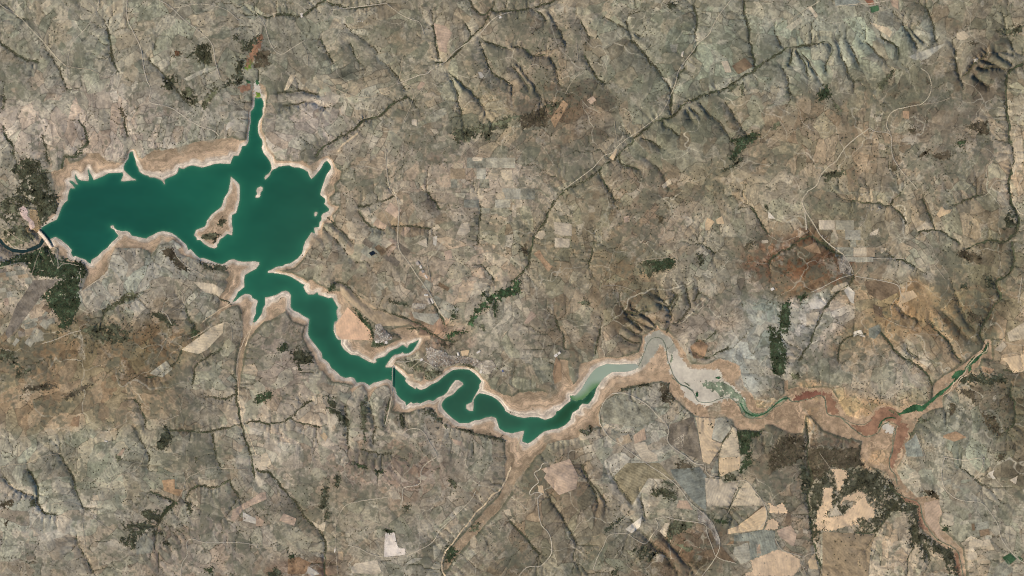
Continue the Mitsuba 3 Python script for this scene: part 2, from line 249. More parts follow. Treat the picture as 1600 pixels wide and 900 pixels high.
GULLIES = """4 E: 172,60 178,110 184,150 186,180
3 B: 0,70 60,85 105,65 160,75 220,80 260,50 300,15 330,5
2.2 B: 340,10 370,35 470,35 560,20 600,15
3.4 B: 280,740 310,690 360,665 420,630 460,605 500,560 570,545 610,520 640,490 690,455 700,450
2.4 B: 1010,0 1030,40 1065,75 1090,60 1110,40
2.4 B: 1090,75 1070,120 1030,160 1000,190 940,245 880,285 850,290
2 B: 830,115 835,180 850,240 860,275
2 B: 1055,200 1070,260 1100,330 1140,370 1200,395
2 B: 1050,180 1090,205 1140,220 1200,240
1.4 B: 900,340 960,390 1010,430 1050,470 1070,500
1.4 B: 905,360 945,430 950,490 970,540
1.6 B: 1110,50 1200,45 C: 40,45 80,40 150,20 200,5
1.4 B: 980,110 1005,150 1010,185
1.5 B: 360,290 330,230 300,180
1.2 B: 440,200 460,260 480,300
2.6 C: 0,225 60,230 100,255 160,260
3 C: 1190,290 1140,325 1060,375 980,420 920,440 870,465 800,490 760,545 720,560 690,565 640,600 590,640 540,690 500,730 480,745 420,775 400,800 350,840 290,870 235,895
3.4 G: 245,0 210,40 170,80 150,140 110,180 90,230 80,300 70,350 30,390 0,420
2 C: 405,800 420,850 460,900
1.6 C: 500,730 520,770 600,800
1.6 C: 610,650 650,665 690,690
2.6 C: 870,210 850,240 790,330 770,370 755,420 745,490 750,530
1.6 C: 850,30 880,90 860,150 865,190
2.6 C: 1090,10 1100,90 1105,180 1130,240 1140,310
2 C: 340,260 390,330 400,370 440,390
1.6 C: 330,100 345,140 370,180
1.5 C: 100,40 140,60 160,100
1.5 C: 0,320 50,360 80,420
1.5 C: 560,190 620,250 650,300
1.4 C: 820,520 850,560
1.4 C: 700,560 730,600 780,640
1.4 C: 840,510 880,540
3 D: 0,285 60,240 110,220 180,215 230,205 280,200
1.8 D: 280,200 300,230 270,290 265,330
2 D: 110,230 105,300
1.6 D: 130,240 170,290 200,360
2.4 D: 530,170 560,190 600,210 610,260
2 D: 900,375 940,330 980,290 1020,250
3.6 D: 1200,300 1160,310 1125,340 1110,420 1115,500 1130,560 1130,640 1150,720 1145,800 1130,870 1140,900
4 H: 1140,0 1145,50 1175,110 1175,150 1150,200 1100,240 1040,230 980,245 930,265
4 H: 1140,240 1155,310 1140,390 1060,410 1060,450 1095,490 1060,540 1030,590 1000,630 990,680 1030,720 1010,750
3.4 H: 0,330 50,280 110,260 150,220 200,200 250,230 280,270 330,290 350,290
1.8 H: 405,390 390,420 310,480 260,550 230,620 200,710 150,780
2.2 H: 720,35 750,100 780,180
2 H: 580,60 620,90 650,140
2 H: 700,185 790,180 850,200 900,240
1.6 H: 400,40 460,60 520,45 560,70 620,20
1.6 H: 860,70 920,45 1000,10
2.6 H: 580,300 630,320 680,355
3 H: 530,660 580,720 640,780 700,810 740,850 770,900
3 H: 760,600 800,650 860,720 880,760 910,800
1.4 H: 330,790 330,720 370,680 460,660
1.8 H: 640,700 660,740 700,780
1.8 H: 1110,830 1150,850 1200,820
2.4 G: 1120,70 1150,110 1180,180 1200,200
1.8 G: 470,0 480,40
1.8 G: 200,600 230,660 250,740
1.6 G: 860,700 920,690 950,660
1.8 G: 880,240 920,260 950,290
2 G: 840,740 880,770 940,770 1000,740
1.6 G: 770,480 745,550 700,530
1.6 G: 640,550 580,570 540,560
1.4 G: 390,760 400,700 410,640
2.4 G: 380,240 375,300 360,340
2.6 L: 180,180 185,250 180,330 190,390 200,470
4.5 L: 195,390 200,470 178,520 195,600 205,680 215,760 240,850
3 L: 560,480 600,520 640,555 700,580
2.8 L: 410,695 500,700 540,640 590,570
2 L: 685,650 680,770 660,830
1.8 L: 740,760 755,830
1.6 L: 500,700 460,770
4 L: 1140,0 1130,60 1160,100 1150,180 1120,220
1.6 L: 900,395 960,430 1000,470
2.4 J: 0,180 50,190 100,185 165,165 230,100 260,80
2.2 J: 0,400 30,415 60,405 110,460 150,520 210,600 250,650 300,700 330,750 320,800 330,900
1.4 J: 165,165 200,190 260,200 330,190
2.4 J: 600,190 610,130 630,70
2.2 I: 130,400 160,440 185,500 180,560 200,600 260,610
2 I: 285,330 310,390 350,440 360,520 400,590
2.2 I: 630,70 660,110 690,160 680,200
2 I: 800,210 880,225 960,235 1030,215 1130,185
2.8 I: 1100,0 1105,80 1122,170 1150,250 1182,350 1190,430
2.4 I: 1080,450 1010,490 930,480 890,500 870,540
1.4 I: 1080,460 1115,530
3 I: 700,500 780,530 830,550 770,610 740,660
1.6 I: 1145,185 1200,180
1.4 I: 360,720 390,800 430,880
1.6 I: 1000,230 1010,330 1040,400
1.6 I: 960,60 1050,70 1110,50
3 E: 870,545 880,590 920,630 900,680
1.6 E: 690,870 760,860 830,790 850,740
1.8 E: 900,900 910,800 970,760 1040,730
2.4 E: 1075,850 1110,890
3 E: 480,590 500,540 560,510 640,490
1.6 E: 1000,480 1040,510 1080,525
2.2 A: 0,190 60,250 110,280 180,290
2.6 A: 80,85 115,100
3.4 A: 10,590 25,660 65,680 60,720
3.4 A: 5,455 15,480 5,510
2.2 A: 195,640 205,700 230,770
3.4 A: 355,735 370,690 420,680 410,610 370,560
3.6 A: 285,790 300,720 340,750 390,720
2 A: 590,560 595,640
1.8 A: 520,250 540,300 560,330
2 A: 500,130 520,220 545,290
1.6 K: 1030,220 970,290 960,370 970,440
1.2 K: 1060,490 1020,600
1.6 K: 460,420 520,500 560,560
1.6 K: 330,390 370,470 400,560
2 K: 600,540 620,600 630,630
1.8 K: 0,650 60,720 130,800
1.6 F: 490,70 560,60 640,20
1.8 F: 640,165 700,160 820,170
1.4 F: 340,130 400,190 450,240
1.6 F: 490,85 520,150 600,180
1.6 F: 380,420 440,450 520,540 600,560 680,590 750,620 830,660
2.6 F: 820,500 850,560 880,600 890,620
3 F: 700,650 780,640 830,670 890,690 930,700
2 F: 1060,330 1110,390 1115,410
2 F: 810,10 850,60 860,80
0 q: 510,230 590,310 640,400 670,440 670,540 620,680
0 q: 690,200 760,260 720,370 670,440
0 q: 160,480 300,560 460,600 500,650
0 q: 210,380 330,450 430,520 480,580
0 q: 160,620 240,680 310,700
0 q: 830,150 860,280 900,310 900,400 800,520 690,560
0 q: 960,130 980,220 930,300
0 q: 60,700 200,790 300,800
0 s: 500,560 640,590 780,540 900,600
0 s: 420,700 560,800 650,850
0 s: 540,440 700,480 770,520
0 s: 760,300 900,310 1040,340
0 s: 820,360 900,420 1000,460 1010,500
0 s: 940,120 1040,300 1180,340
0 D: 330,200 350,260 370,320 400,380
0 D: 380,200 400,240 430,300
0 D: 450,190 500,240 540,280
0 D: 150,250 220,320 250,390
0 D: 60,300 90,360 110,440
0 D: 630,110 680,180 700,230
0 D: 740,30 770,110 790,190
0 D: 660,130 720,190
0 D: 870,200 880,300 900,370
0 D: 30,150 60,200 80,235
0 C: 530,100 580,210 620,260 700,340 750,420
0 C: 430,80 520,130 600,160
0 C: 1000,480 1060,560 1100,640
0 C: 880,490 960,560 1020,640
0 C: 620,740 700,800 740,880
0 C: 180,60 220,130 260,200
0 C: 20,300 90,370 140,470
0 C: 180,270 220,340 230,400
0 K: 330,380 380,480 440,560
0 K: 180,540 260,640 300,760
0 K: 560,640 620,720 700,780 760,860
0 K: 700,700 780,780 840,860
0 I: 20,440 80,500 170,530
0 I: 640,200 700,330 690,400
0 J: 420,100 430,200 440,300
0 J: 540,100 560,200 550,280
0 J: 480,300 560,330 640,320
0 H: 600,520 640,580 720,600
0 H: 880,480 900,560 960,640
0 H: 820,560 880,640 950,700
0 G: 520,540 560,600 610,640
0 F: 1040,20 1060,120 1040,240
0 F: 320,170 380,240 460,330
0 B: 100,440 200,420 300,440
0 B: 130,500 260,470 330,500
0 B: 570,260 640,330 700,420
0 B: 420,120 520,200 600,270
0 A: 210,230 260,300 310,420
0 A: 700,280 780,360 880,470"""
WOODS = """w u: 430,200 560,190 700,230 760,230 860,310 900,400 960,480 940,560 870,560 840,620 760,680 750,760 700,800 510,800 505,785 550,780 550,660 600,655 625,690 690,645 705,630 725,565 645,535 610,430 545,390 430,440 385,400 410,320
w u: 310,420 345,405 390,405 420,440 385,480 378,540 440,540 450,590 400,630 335,530 300,550
w u: 250,200 310,220 325,300 345,400 300,470 300,370 215,380 225,440 205,470 215,530 160,580 155,690 135,705 180,780 150,840 200,900 180,900 100,800 100,600 75,450 100,420 120,330 200,330 230,250
b u: 80,0 560,0 570,130 600,160 430,190 280,190 230,250 180,300 110,300 60,150
k u: 0,130 60,170 110,300 110,400 80,440 20,440 0,280
o v: 105,515 290,480 480,430 660,385 680,365 860,340 880,360 720,420 720,480 420,545 380,600 250,640 150,620
b v: 880,340 1100,270 1150,330 1160,470 1050,480 870,490 830,400
o v: 1130,230 1290,185 1230,330 1180,350
g w: 545,195 680,210 770,200 770,240 700,270 680,330 650,400 690,380 680,500 570,595 590,500 640,410 580,420 570,300
k y: 595,310 640,280 690,290 695,340 740,400 710,450 650,435 605,380
k y: 525,385 580,335 605,345 550,390
o y: 460,700 520,650 560,680 610,740 605,825 550,800 480,750
o y: 650,840 650,760 700,740 760,620 795,680 740,760 680,850
k y: 310,580 420,540 430,620 350,690 320,660
k y: 920,190 960,200 1040,260 1150,200 1160,250 1080,330 1020,340 1010,280 940,230
k y: 960,420 1050,410 1000,470 1015,590 970,650 920,620 940,560 870,650 800,690 850,630 950,540
b y: 1130,330 1240,330 1240,470 1100,490
r y: 400,330 460,340 470,370 410,390
g z: 0,140 90,100 200,70 290,40 340,20 380,80 420,110 540,130 600,150 620,200 570,270 560,350 570,430 520,560 490,600 430,600 400,680 430,560 400,510 330,420 300,370 440,260 400,240 330,235 230,230 220,190 180,130 100,150 0,180
o z: 570,620 640,590 800,570 900,620 910,700 800,720 700,690
k z: 0,760 60,770 130,819 0,819
k aa: 250,220 340,205 420,250 430,280 380,330 330,350
k aa: 70,340 200,325 330,340 420,420 440,450 380,430 330,380 250,420 200,500 180,590 90,530 60,480 150,450 150,390
g aa: 460,190 560,130 570,150 430,260
k aa: 640,150 690,140 700,200 690,245 660,200
g aa: 800,750 885,750 880,790 840,780
o aa: 430,480 530,540 440,540
b bb: 215,275 320,265 360,310 350,330 260,290
w bb: 100,330 160,360 220,370 235,440 215,490 240,550 330,590 440,650 480,819 410,819 380,700 300,640 260,720 220,610 190,640 165,500 170,430 60,390
k u: 200,700 240,680 260,690 230,710
k u: 215,730 235,730 230,775 220,775
k u: 540,460 580,455 575,472 545,472
k u: 465,690 530,700 490,712
k u: 235,600 265,590 245,640 235,640
k A: 920,210 960,205 990,230 980,290 950,300 930,280 920,250
b A: 560,500 575,505 585,550 570,545
k A: 110,740 180,750 220,820 250,900 E: 262,20 268,90 200,150 185,150 175,60 60,40 A: 110,840 50,800
o E: 0,50 60,20 120,30 150,60 110,90 90,140 40,150 0,120
o E: 20,180 110,150 160,190 140,240 60,260 20,230
o E: 560,500 600,465 645,480 640,500 560,530 500,560 485,580 490,550
b E: 750,270 810,260 840,310 890,370 870,375 810,330
o E: 920,320 990,340 1060,345 1080,360 1020,370 950,350
o E: 0,740 60,760 100,820 160,830 130,860 80,860 40,800 0,780
g E: 895,640 930,650 935,670 900,680
k E: 700,575 750,560 800,610 840,625 800,630 740,590
k F: 150,740 200,740 270,770 260,800 220,800 205,830 180,800
g F: 105,740 130,705 150,715 125,755
g F: 455,540 500,580 545,640 550,700 600,705 595,720 545,722 535,650 490,600
g F: 335,450 365,425 372,450 350,470
o F: 690,790 750,790 790,830 770,840 710,815
o F: 790,840 870,835 860,860 800,880
g F: 910,560 935,545 940,590 920,600
g F: 1055,470 1072,470 1075,490 1058,490
g F: 1110,520 1130,530 1125,580 1115,575
o F: 1050,620 1075,620 1075,650 1055,640
m F: 1200,445 1150,455 1080,500 1030,550 1000,590 995,630 1015,630 1040,580 1080,540 1140,510 1200,480 G: 0,500 20,480 40,470 30,410 0,420
m F: 890,670 940,650 990,655 940,670 900,690
o F: 950,795 1000,790 1035,815 1020,830 980,815
b F: 860,705 930,710 910,740 880,730
k F: 620,510 680,510 720,530 680,535
k C: 730,15 770,12 765,40 735,40
g C: 1030,655 1140,620 1155,640 1080,700 1040,750 1010,740 1050,690
k C: 980,810 1080,735 1085,750 1010,800
o C: 1015,400 1055,390 1050,420 1015,430
o C: 1070,400 1085,380 1085,440 1072,460
o B: 1065,610 1100,620 1100,660 1070,660
g D: 245,430 275,400 300,450 250,470 225,445
o D: 300,460 320,490 350,520 345,530 310,500
b D: 920,590 980,570 1030,570 1030,630 980,620
b D: 660,605 690,600 695,630 665,625
b D: 770,725 850,700 855,750 800,755
b D: 700,730 760,700 750,720 710,745
g D: 885,660 925,655 920,680 890,680
o D: 250,830 310,795 370,795 350,830 260,850
o D: 10,610 40,570 60,580 40,610
o D: 1060,140 1200,120 1180,160 1080,170
o D: 510,400 575,330 595,320 570,370 530,430
b D: 740,360 760,400 740,390
b D: 950,200 980,200 970,220
b D: 570,770 600,770 605,800 585,805
o G: 600,330 640,325 680,370 650,395 600,385
g G: 620,325 760,310 760,350 680,370
k G: 870,295 895,290 900,330 875,335
b G: 1100,240 1135,235 1110,270 1080,280
o G: 1180,60 1200,60 1200,90 1185,85
b G: 680,115 710,110 710,140 690,150
o G: 310,520 340,500 370,530 340,530
b G: 40,250 70,240 70,300 45,280
g H: 60,530 102,505 105,620 95,650 70,670 50,650
g H: 5,620 50,660 85,740 80,850 60,865 20,850 10,740
g H: 135,490 175,475 180,490 150,510
o H: 100,855 140,850 150,880 120,880
k H: 900,430 930,425 935,445 905,450
k H: 1010,390 1050,400 1055,450 1030,450
b H: 880,270 940,280 1000,300 1000,340 950,330 890,300
b H: 930,560 1000,580 1010,620 930,620
k H: 1110,100 1160,90 1165,160 1110,180
k H: 890,870 980,850 1100,850 1120,900 890,900
o H: 240,200 300,260 350,290 320,290 270,270
b L: 60,250 170,240 180,300 165,350 40,400 0,420 0,330 40,280
g L: 820,670 845,665 840,690 815,690
o L: 700,160 770,160 700,190
b L: 850,90 885,80 875,140 850,150
b L: 880,20 960,30 980,90 930,60
o L: 660,230 690,220 685,240 660,245
b L: 1000,130 1060,150 1100,250 1050,230 1010,180
b L: 1070,330 1110,330 1105,360 1080,360
b K: 700,0 735,0 740,40 770,85 705,88
k K: 640,490 680,490 770,500 765,545 650,515
k K: 720,450 760,470 755,485 700,455
k K: 430,680 480,650 550,600 510,640 440,700
o K: 735,650 840,640 850,670 760,710 735,740 720,690
o K: 320,220 370,195 390,220 350,245
b K: 760,370 800,360 840,380 860,390 790,400
o K: 990,420 1040,420 1060,460 1000,450
o K: 570,780 620,760 700,790 650,830 610,830
o K: 750,740 850,770 830,790
k K: 460,880 500,860 490,900
g K: 950,630 1000,635 1025,655 950,645
o K: 500,25 560,10 640,-5 650,10 580,15 510,35
k J: 330,65 365,65 375,90 385,120 430,150 440,200 410,200 380,150 350,140 335,110
o J: 490,80 525,60 520,160 510,270 500,270 495,170
g J: 0,50 70,35 85,55 30,90 0,85
g J: 455,365 510,385 525,395 480,390
g J: 560,405 600,405 590,420 560,418
k J: 665,150 690,140 695,200 680,200
o J: 780,120 830,115 860,160 900,190 900,205 840,170
o J: 915,205 1015,215 1020,230 1150,250 1165,270 1060,245 960,220
k J: 900,440 925,450 945,480 925,485 905,460
o J: 1010,660 1050,650 1040,690 1000,690
g J: 895,760 930,765 945,800 920,820 890,835
k J: 690,575 720,570 705,600
g J: 605,680 650,688 640,695 605,695
g J: 158,800 182,798 180,830 160,828
k J: 60,880 110,855 120,900 50,900
k J: 370,420 395,430 395,480 375,480
k J: 310,490 335,480 340,580 345,640 320,640 330,580 300,590
o I: 140,545 165,540 170,575 145,575
o I: 540,340 555,330 575,350 550,365
k I: 735,270 775,200 810,240 770,310 740,300
o I: 910,340 925,340 920,380
b I: 0,555 60,540 60,575 10,580
b I: 90,20 190,0 270,0 230,30 160,35
b I: 310,55 400,0 430,0 350,60 310,75
b I: 20,650 45,640 30,670
o d: 650,180 690,130 735,110 740,170 700,200 665,205
o d: 515,290 560,260 640,265 690,285 660,330 620,340 560,330 520,310"""
FIELDS = """C u: 280,195 385,200 440,210 440,245 460,270 420,290 390,285 410,320 395,350 385,400 345,400 340,330 325,260 315,225
C u: 215,380 240,372 305,370 300,480 300,550 250,600 260,650 330,640 400,630 460,570 530,510 520,490 430,490 400,500 385,540 378,510 400,465 450,440 520,425 545,390 570,405 610,430 620,480 635,530 705,478 710,490 645,535 690,560 725,565 690,575 705,630 690,645 625,675 595,650 540,655 545,700 550,715 430,735 330,765 240,775 160,770 155,715 135,705 155,690 160,580 215,530 205,470 225,440
p u: 335,532 398,628 275,638
c w: 162,70 345,85 310,280 410,320 365,400 290,510 230,490
s w: 345,85 400,75 455,95 490,180 400,310 310,270
p w: 510,160 545,180 580,440 375,440 375,380 430,300
c w: 380,450 585,440 570,560 500,580 400,625 375,560
g w: 365,450 375,600 300,590
p w: 245,640 400,650 430,690 540,670 560,740 480,900 265,900
p w: 570,755 640,670 720,770 720,800 830,880 820,900 497,900
c x: 360,480 365,430 460,400 740,190 765,300 720,430
b x: 420,410 480,390 738,165 745,188 462,398
C x: 770,340 820,320 880,360 870,430 740,435
C x: 780,170 850,200 910,160 970,240 960,270 790,265
C x: 600,740 870,630 1010,680 1090,730 1100,800 1030,900 540,900 540,870 620,850
k x: 650,580 690,575 700,690 660,700
v x: 430,490 640,450 720,430 840,450 840,570 870,630 720,690 590,740 580,550 430,550
s x: 430,610 570,560 600,740 500,780 420,680
c x: 1170,760 1240,660 1275,830 1190,830
k x: 860,440 1000,390 1060,480 1030,600 1000,590 880,500
b x: 960,250 1000,280 1000,390 940,380
o x: 380,560 430,540 420,580 350,590
b x: 40,680 300,600 450,770 240,720
q z: 240,265 430,255 300,370 160,560 60,680 40,640 120,440
k bb: 260,350 350,330 380,420 350,460 365,500 360,560 410,600 380,600 320,530 270,460
G bb: 760,700 810,670 850,710 800,750
G bb: 860,690 895,710 880,730
p bb: 540,690 540,650 570,630 600,680 600,710 540,720
p bb: 520,590 560,560 650,600 600,610
w bb: 670,160 710,140 700,170 720,195 700,200
p B: 160,350 190,350 150,420 132,425
k B: 832,110 885,120 920,155 895,210 895,250 860,240 845,180
w B: 1040,340 1055,337 1070,360 1055,370
p B: 780,440 830,432 848,450 795,460
p B: 730,560 755,558 755,592 730,585
k B: 755,410 775,380 795,390 765,425
p B: 1145,795 1200,795 1200,845 1155,840
p B: 1090,810 1140,815 1130,840 1090,840
p B: 70,60 100,60 85,85
w B: 205,60 220,60 222,85 208,82
p B: 925,760 970,765 970,790 925,790
p B: 1015,735 1065,740 1060,755 1015,755
p B: 680,850 720,850 720,880 675,875
g B: 560,260 620,245 650,285 600,310 570,300
g C: 740,210 780,205 770,250 745,240
w C: 795,245 805,240 800,270 790,265
s C: 820,290 865,315 850,345 820,330
s C: 855,155 915,155 900,180 855,200
s C: 780,325 820,280 830,290 800,325
c C: 455,740 490,695 492,715 475,752
p C: 700,870 740,835 748,860 710,885
p C: 0,810 30,840 0,845
b C: 1030,310 1090,270 1130,310 1060,350
p C: 980,290 1010,285 1030,340 1000,340
s C: 700,360 740,370 745,395 715,380
o C: 180,560 240,470 265,490 200,600
k C: 350,470 380,450 395,470 370,490
s D: 80,130 150,80 160,100 110,145
p D: 185,35 200,30 235,75 220,85
p D: 475,105 560,130 580,150 570,175 500,130
g D: 515,60 580,40 585,120 550,125 510,100
G D: 475,35 515,25 520,50 485,62
r D: 450,0 490,0 500,20 470,25
k D: 570,0 610,0 610,45 580,30
v D: 255,-10 310,-10 315,30 400,30 430,10 400,-10
p D: 885,155 920,145 945,170 920,190 885,185
s D: 655,265 780,220 840,200 740,280 680,280
o D: 630,520 660,520 660,560 635,555
w D: 960,280 985,270 980,295
p D: 1100,690 1190,650 1200,750 1160,790 1150,830 1130,730
g A: 110,305 150,305 165,360 120,360
s A: 860,370 960,320 1000,320 880,380
w A: 1060,590 1075,570 1100,580 1060,615
w A: 530,430 550,425 545,445
p E: 905,420 1000,430 1050,460 1030,490 960,470
s E: 700,850 780,790 810,830 760,870
p E: 1000,630 1050,610 1045,660 970,740 930,760 850,740
p F: 420,150 450,135 480,180 440,195
p F: 490,85 530,75 535,100 515,120
b F: 555,260 575,245 610,280 590,300
p F: 580,235 610,215 640,240 610,265
k F: 610,280 640,250 660,255 620,305
b F: 610,265 640,242 655,248 612,278
g F: 545,300 565,290 572,302 560,312
p F: 750,240 800,215 805,260 785,255
w F: 830,210 850,205 845,255 830,245
p F: 800,190 850,150 865,165 810,200
k F: 880,280 915,270 920,310 890,320
p F: 960,150 995,140 1005,185 970,205 940,200
s F: 730,560 790,570 860,570 860,590 830,625 740,590
p F: 660,35 690,35 690,60 665,60
p F: 1120,10 1160,0 1170,30 1130,35
c F: 960,745 1000,740 995,765 965,770
K F: 430,540 450,560 490,600 535,650 548,695 400,690 378,670 372,620 395,590
t F: 390,425 470,480 560,540 680,590 730,610 700,625 580,630 540,600 480,550 400,480
p G: 195,140 280,150 280,205 230,205 200,195
p G: 105,185 150,180 158,200 140,225 105,210
p G: 200,215 270,220 270,260 200,260
c G: 905,145 915,120 950,140 930,165 925,180 905,180
c G: 955,130 985,110 995,150 960,150
p G: 1170,225 1200,225 1200,240 1170,240
o G: 100,290 130,270 150,310 190,350 170,375 130,320
k G: 70,590 90,555 115,580 70,620 55,615
p G: 0,620 30,615 30,645 10,660
p G: 0,60 20,60 20,120 0,115
k G: 520,115 550,110 550,140 525,145
o G: 205,770 230,800 235,880 200,900 190,850
c H: 790,105 815,65 830,85 865,80 850,100 800,120
p H: 300,170 312,168 330,220 320,225
w H: 355,460 375,440 405,470 400,525 385,515
p H: 360,605 385,570 380,540 405,560 405,590 365,612
c H: 620,475 680,460 700,490 650,515 610,530
p H: 310,440 370,420 380,440 350,460 290,470
w H: 190,520 260,495 275,525 250,545 200,550
p H: 180,570 240,560 225,620 180,620
s H: 105,550 150,545 140,590 135,640 105,640
p H: 90,770 140,770 120,800 85,795
w H: 400,655 435,645 455,680 420,670 400,680
p H: 1060,740 1100,700 1120,720 1090,750
c H: 1090,780 1200,760 1200,840 1150,850 1120,800
p H: 1120,660 1200,610 1200,690 1130,700
v H: 470,640 520,620 530,650 500,690 475,680
p H: 480,190 520,170 510,200 475,205
p H: 525,260 560,265 530,290
w H: 0,90 20,110 35,125 0,125
b H: 490,525 530,540 540,590 500,580
b H: 450,420 530,415 610,430 610,470 530,510 470,480
o H: 1000,815 1060,830 1040,855 1005,840
o H: 165,260 225,235 250,290 190,280
c J: 300,240 320,225 338,245 325,270
p J: 185,50 200,40 195,110 175,140
p J: 250,50 270,55 280,80 245,75
p J: 25,330 50,320 75,375 50,390 20,380
k J: 0,520 45,505 50,540 0,560
k J: 110,640 130,605 190,630 180,665
k J: 0,615 40,640 30,665 0,665
W J: 605,700 650,695 658,740 670,770 700,770 700,800 600,810
p J: 465,840 570,825 580,860 590,880 540,890 450,885 445,865
s J: 700,840 740,815 780,815 760,830 700,850
p J: 540,870 580,865 585,885 545,895
t J: 385,785 410,785 410,830 388,820
p J: 640,225 665,230 655,250 630,245
p J: 1005,730 1025,705 1035,730 1030,770 1005,760
w J: 245,850 300,890 260,900 240,880
k J: 915,255 965,270 960,290 930,280
p J: 620,505 660,500 680,540 640,540
p J: 260,640 300,660 330,640 320,690 285,680
s J: 830,760 880,740 860,800 835,830
p J: 1160,590 1190,585 1200,620 1170,610
k I: 1090,590 1150,555 1200,525 J: 20,510 45,505 50,540 I: 1200,560 1140,590 1100,645 1085,640
w I: 1140,600 1200,630 1200,655 1140,640
b I: 1130,630 1160,615 1150,635 1110,645
k I: 548,335 575,305 590,300 570,335
o I: 760,450 820,445 820,490 860,495 850,530 770,500
o I: 330,195 345,155 375,150 370,200
p I: 435,520 460,520 465,545 435,545
g I: 640,740 680,700 720,740 715,790 640,800
p K: 570,280 625,270 640,310 680,330 685,360 620,370 580,310
k K: 570,240 620,205 630,260 575,280
p K: 760,260 810,230 800,300 770,300 755,290
c K: 120,475 145,475 150,510 125,510
p K: 420,210 440,185 460,190 435,235
g K: 465,215 490,200 485,240 460,240
p K: 495,260 515,235 525,260 510,280
k K: 140,400 170,385 220,450 190,445
w K: 530,680 610,620 600,670 560,700
p K: 690,690 720,650 740,650 720,720
v K: 740,400 880,390 910,430 905,480 910,600 840,540 760,440
y K: 610,370 690,370 760,450 640,440 560,570 500,500 480,430 540,370
k K: 780,545 820,545 850,590 770,580
k K: 180,380 270,350 310,430 300,490 220,520 150,440
q K: 740,190 850,150 895,360 820,330 725,270
g K: 420,90 470,60 660,110 700,150 590,200 430,180
t L: 255,692 500,705 480,780 470,900 255,900
o L: 820,240 880,220 930,250 870,270 820,250
p L: 1130,450 1170,430 1160,470
v L: 680,250 690,230 730,340 650,340 640,280
g L: 1060,860 1120,820 1150,870 1120,900 1060,900
d J: 150,820 200,810 260,840 230,890 150,890
d G: 835,725 880,690 920,720 900,780 850,780"""
MOSAICS = """22 8 z: 0,190 150,140 240,260 130,340 120,430 0,450
22 -35 z: 290,365 390,510 330,650 270,700 140,740 80,680 200,480
26 12 E: 170,500 250,580 230,640 170,710 130,735 60,700 100,640 150,540
34 0 P: 705,245 800,240 835,300 830,325 760,335 700,300
30 -35 P: 580,330 625,325 640,380 600,420 560,400
30 20 K: 420,190 520,230 560,290 520,300 450,250
34 0 P: 1290,350 1340,350 1390,400 1350,420 1310,400
30 -30 P: 640,430 690,430 720,480 690,500
26 8 L: 900,600 1010,640 1060,740 960,760"""

# ================================================================ RELIEF
# erosion grid: 20 m cells, reaching beyond the picture
GX, GY, GD = np.arange(-10500, 10501, 20.0), np.arange(-7000, 7001, 20.0), 20.0
nx, ny = len(GX), len(GY)
XX, YY = np.meshgrid(GX, GY)

lake = Polygon(wiggle(pts(WATER), 2.0, True, 12, 45)).buffer(0)
if lake.geom_type == 'MultiPolygon': lake = max(lake.geoms, key=lambda g: g.area)
islands = {k: Polygon(wiggle(pts(s), 2.0, True, 12, 45)).buffer(0) for k, s in ISLANDS.items()}
silt = poly(SILT, 2.0)
bank = poly(BANK, 6.0)
water_all = shapely.union_all([lake, silt]).buffer(1.0)
lake = lake.difference(shapely.union_all(list(islands.values())))
tail = poly("E: 196,212 182,242 140,262 100,270 60,266 25,245 0,215 P: -60,350 -60,362 E: 0,240 20,262 60,284 110,288 160,274 192,258 208,232", 3)
wet = shapely.union_all([lake, silt])
bank = shapely.union_all([bank, wet.buffer(25)])

def edge_distance(g, x, y):
    """Distance in metres to the outline of g, negative inside."""
    c = np.vstack([shapely.get_coordinates(shapely.segmentize(p.exterior, 8.0)) for p in getattr(g, 'geoms', [g])] + [shapely.get_coordinates(shapely.segmentize(r, 8.0)) for p in getattr(g, 'geoms', [g]) for r in p.interiors])
    d = cKDTree(c).query(np.stack([np.ravel(x), np.ravel(y)], 1), workers=-1)[0].reshape(np.shape(x))
    return np.where(shapely.contains_xy(g, x, y), -d, d)

def split_lines(text):
    return [(l.split(' ', 1)[0], l.split(' ', 1)[1]) for l in text.strip().split('\n')]

GULLY = [(float(w), wiggle(wiggle(chaikin(pts(s), 2), 30, False, 25, 330), 20, False, 16, 120)) for w, s in split_lines(GULLIES)]
HILLS = [(1010, 485, 62, 48, 2.2), (1528, 108, 42, 46, 2.2), (1290, 85, 90, 45, 1.0), (1420, 50, 50, 40, 1.2), (870, 80, 60, 60, 1.0), (100, 590, 130, 70, 0.3), (1255, 415, 60, 50, 0.9), (1420, 505, 45, 40, 0.9),
         (730, 130, 50, 50, 0.9), (960, 110, 80, 70, 0.8), (1060, 200, 110, 80, 0.9), (1520, 490, 60, 60, 0.9), (880, 780, 70, 90, 0.8), (40, 770, 60, 60, 0.8), (1080, 860, 90, 40, 0.8), (480, 170, 50, 30, 1.0), (560, 190, 40, 30, .8), (800, 180, 60, 60, 0.8),
         (1200, 180, 80, 80, 0.6), (1470, 560, 60, 50, .8), (560, 640, 60, 30, .9), (660, 640, 30, 20, .8)]

def fbm2(x, y, s, o=4, seed=0):
    return meshkit.fbm(np.stack([x / s, y / s, np.zeros_like(x) + 3.3], -1), o, seed)

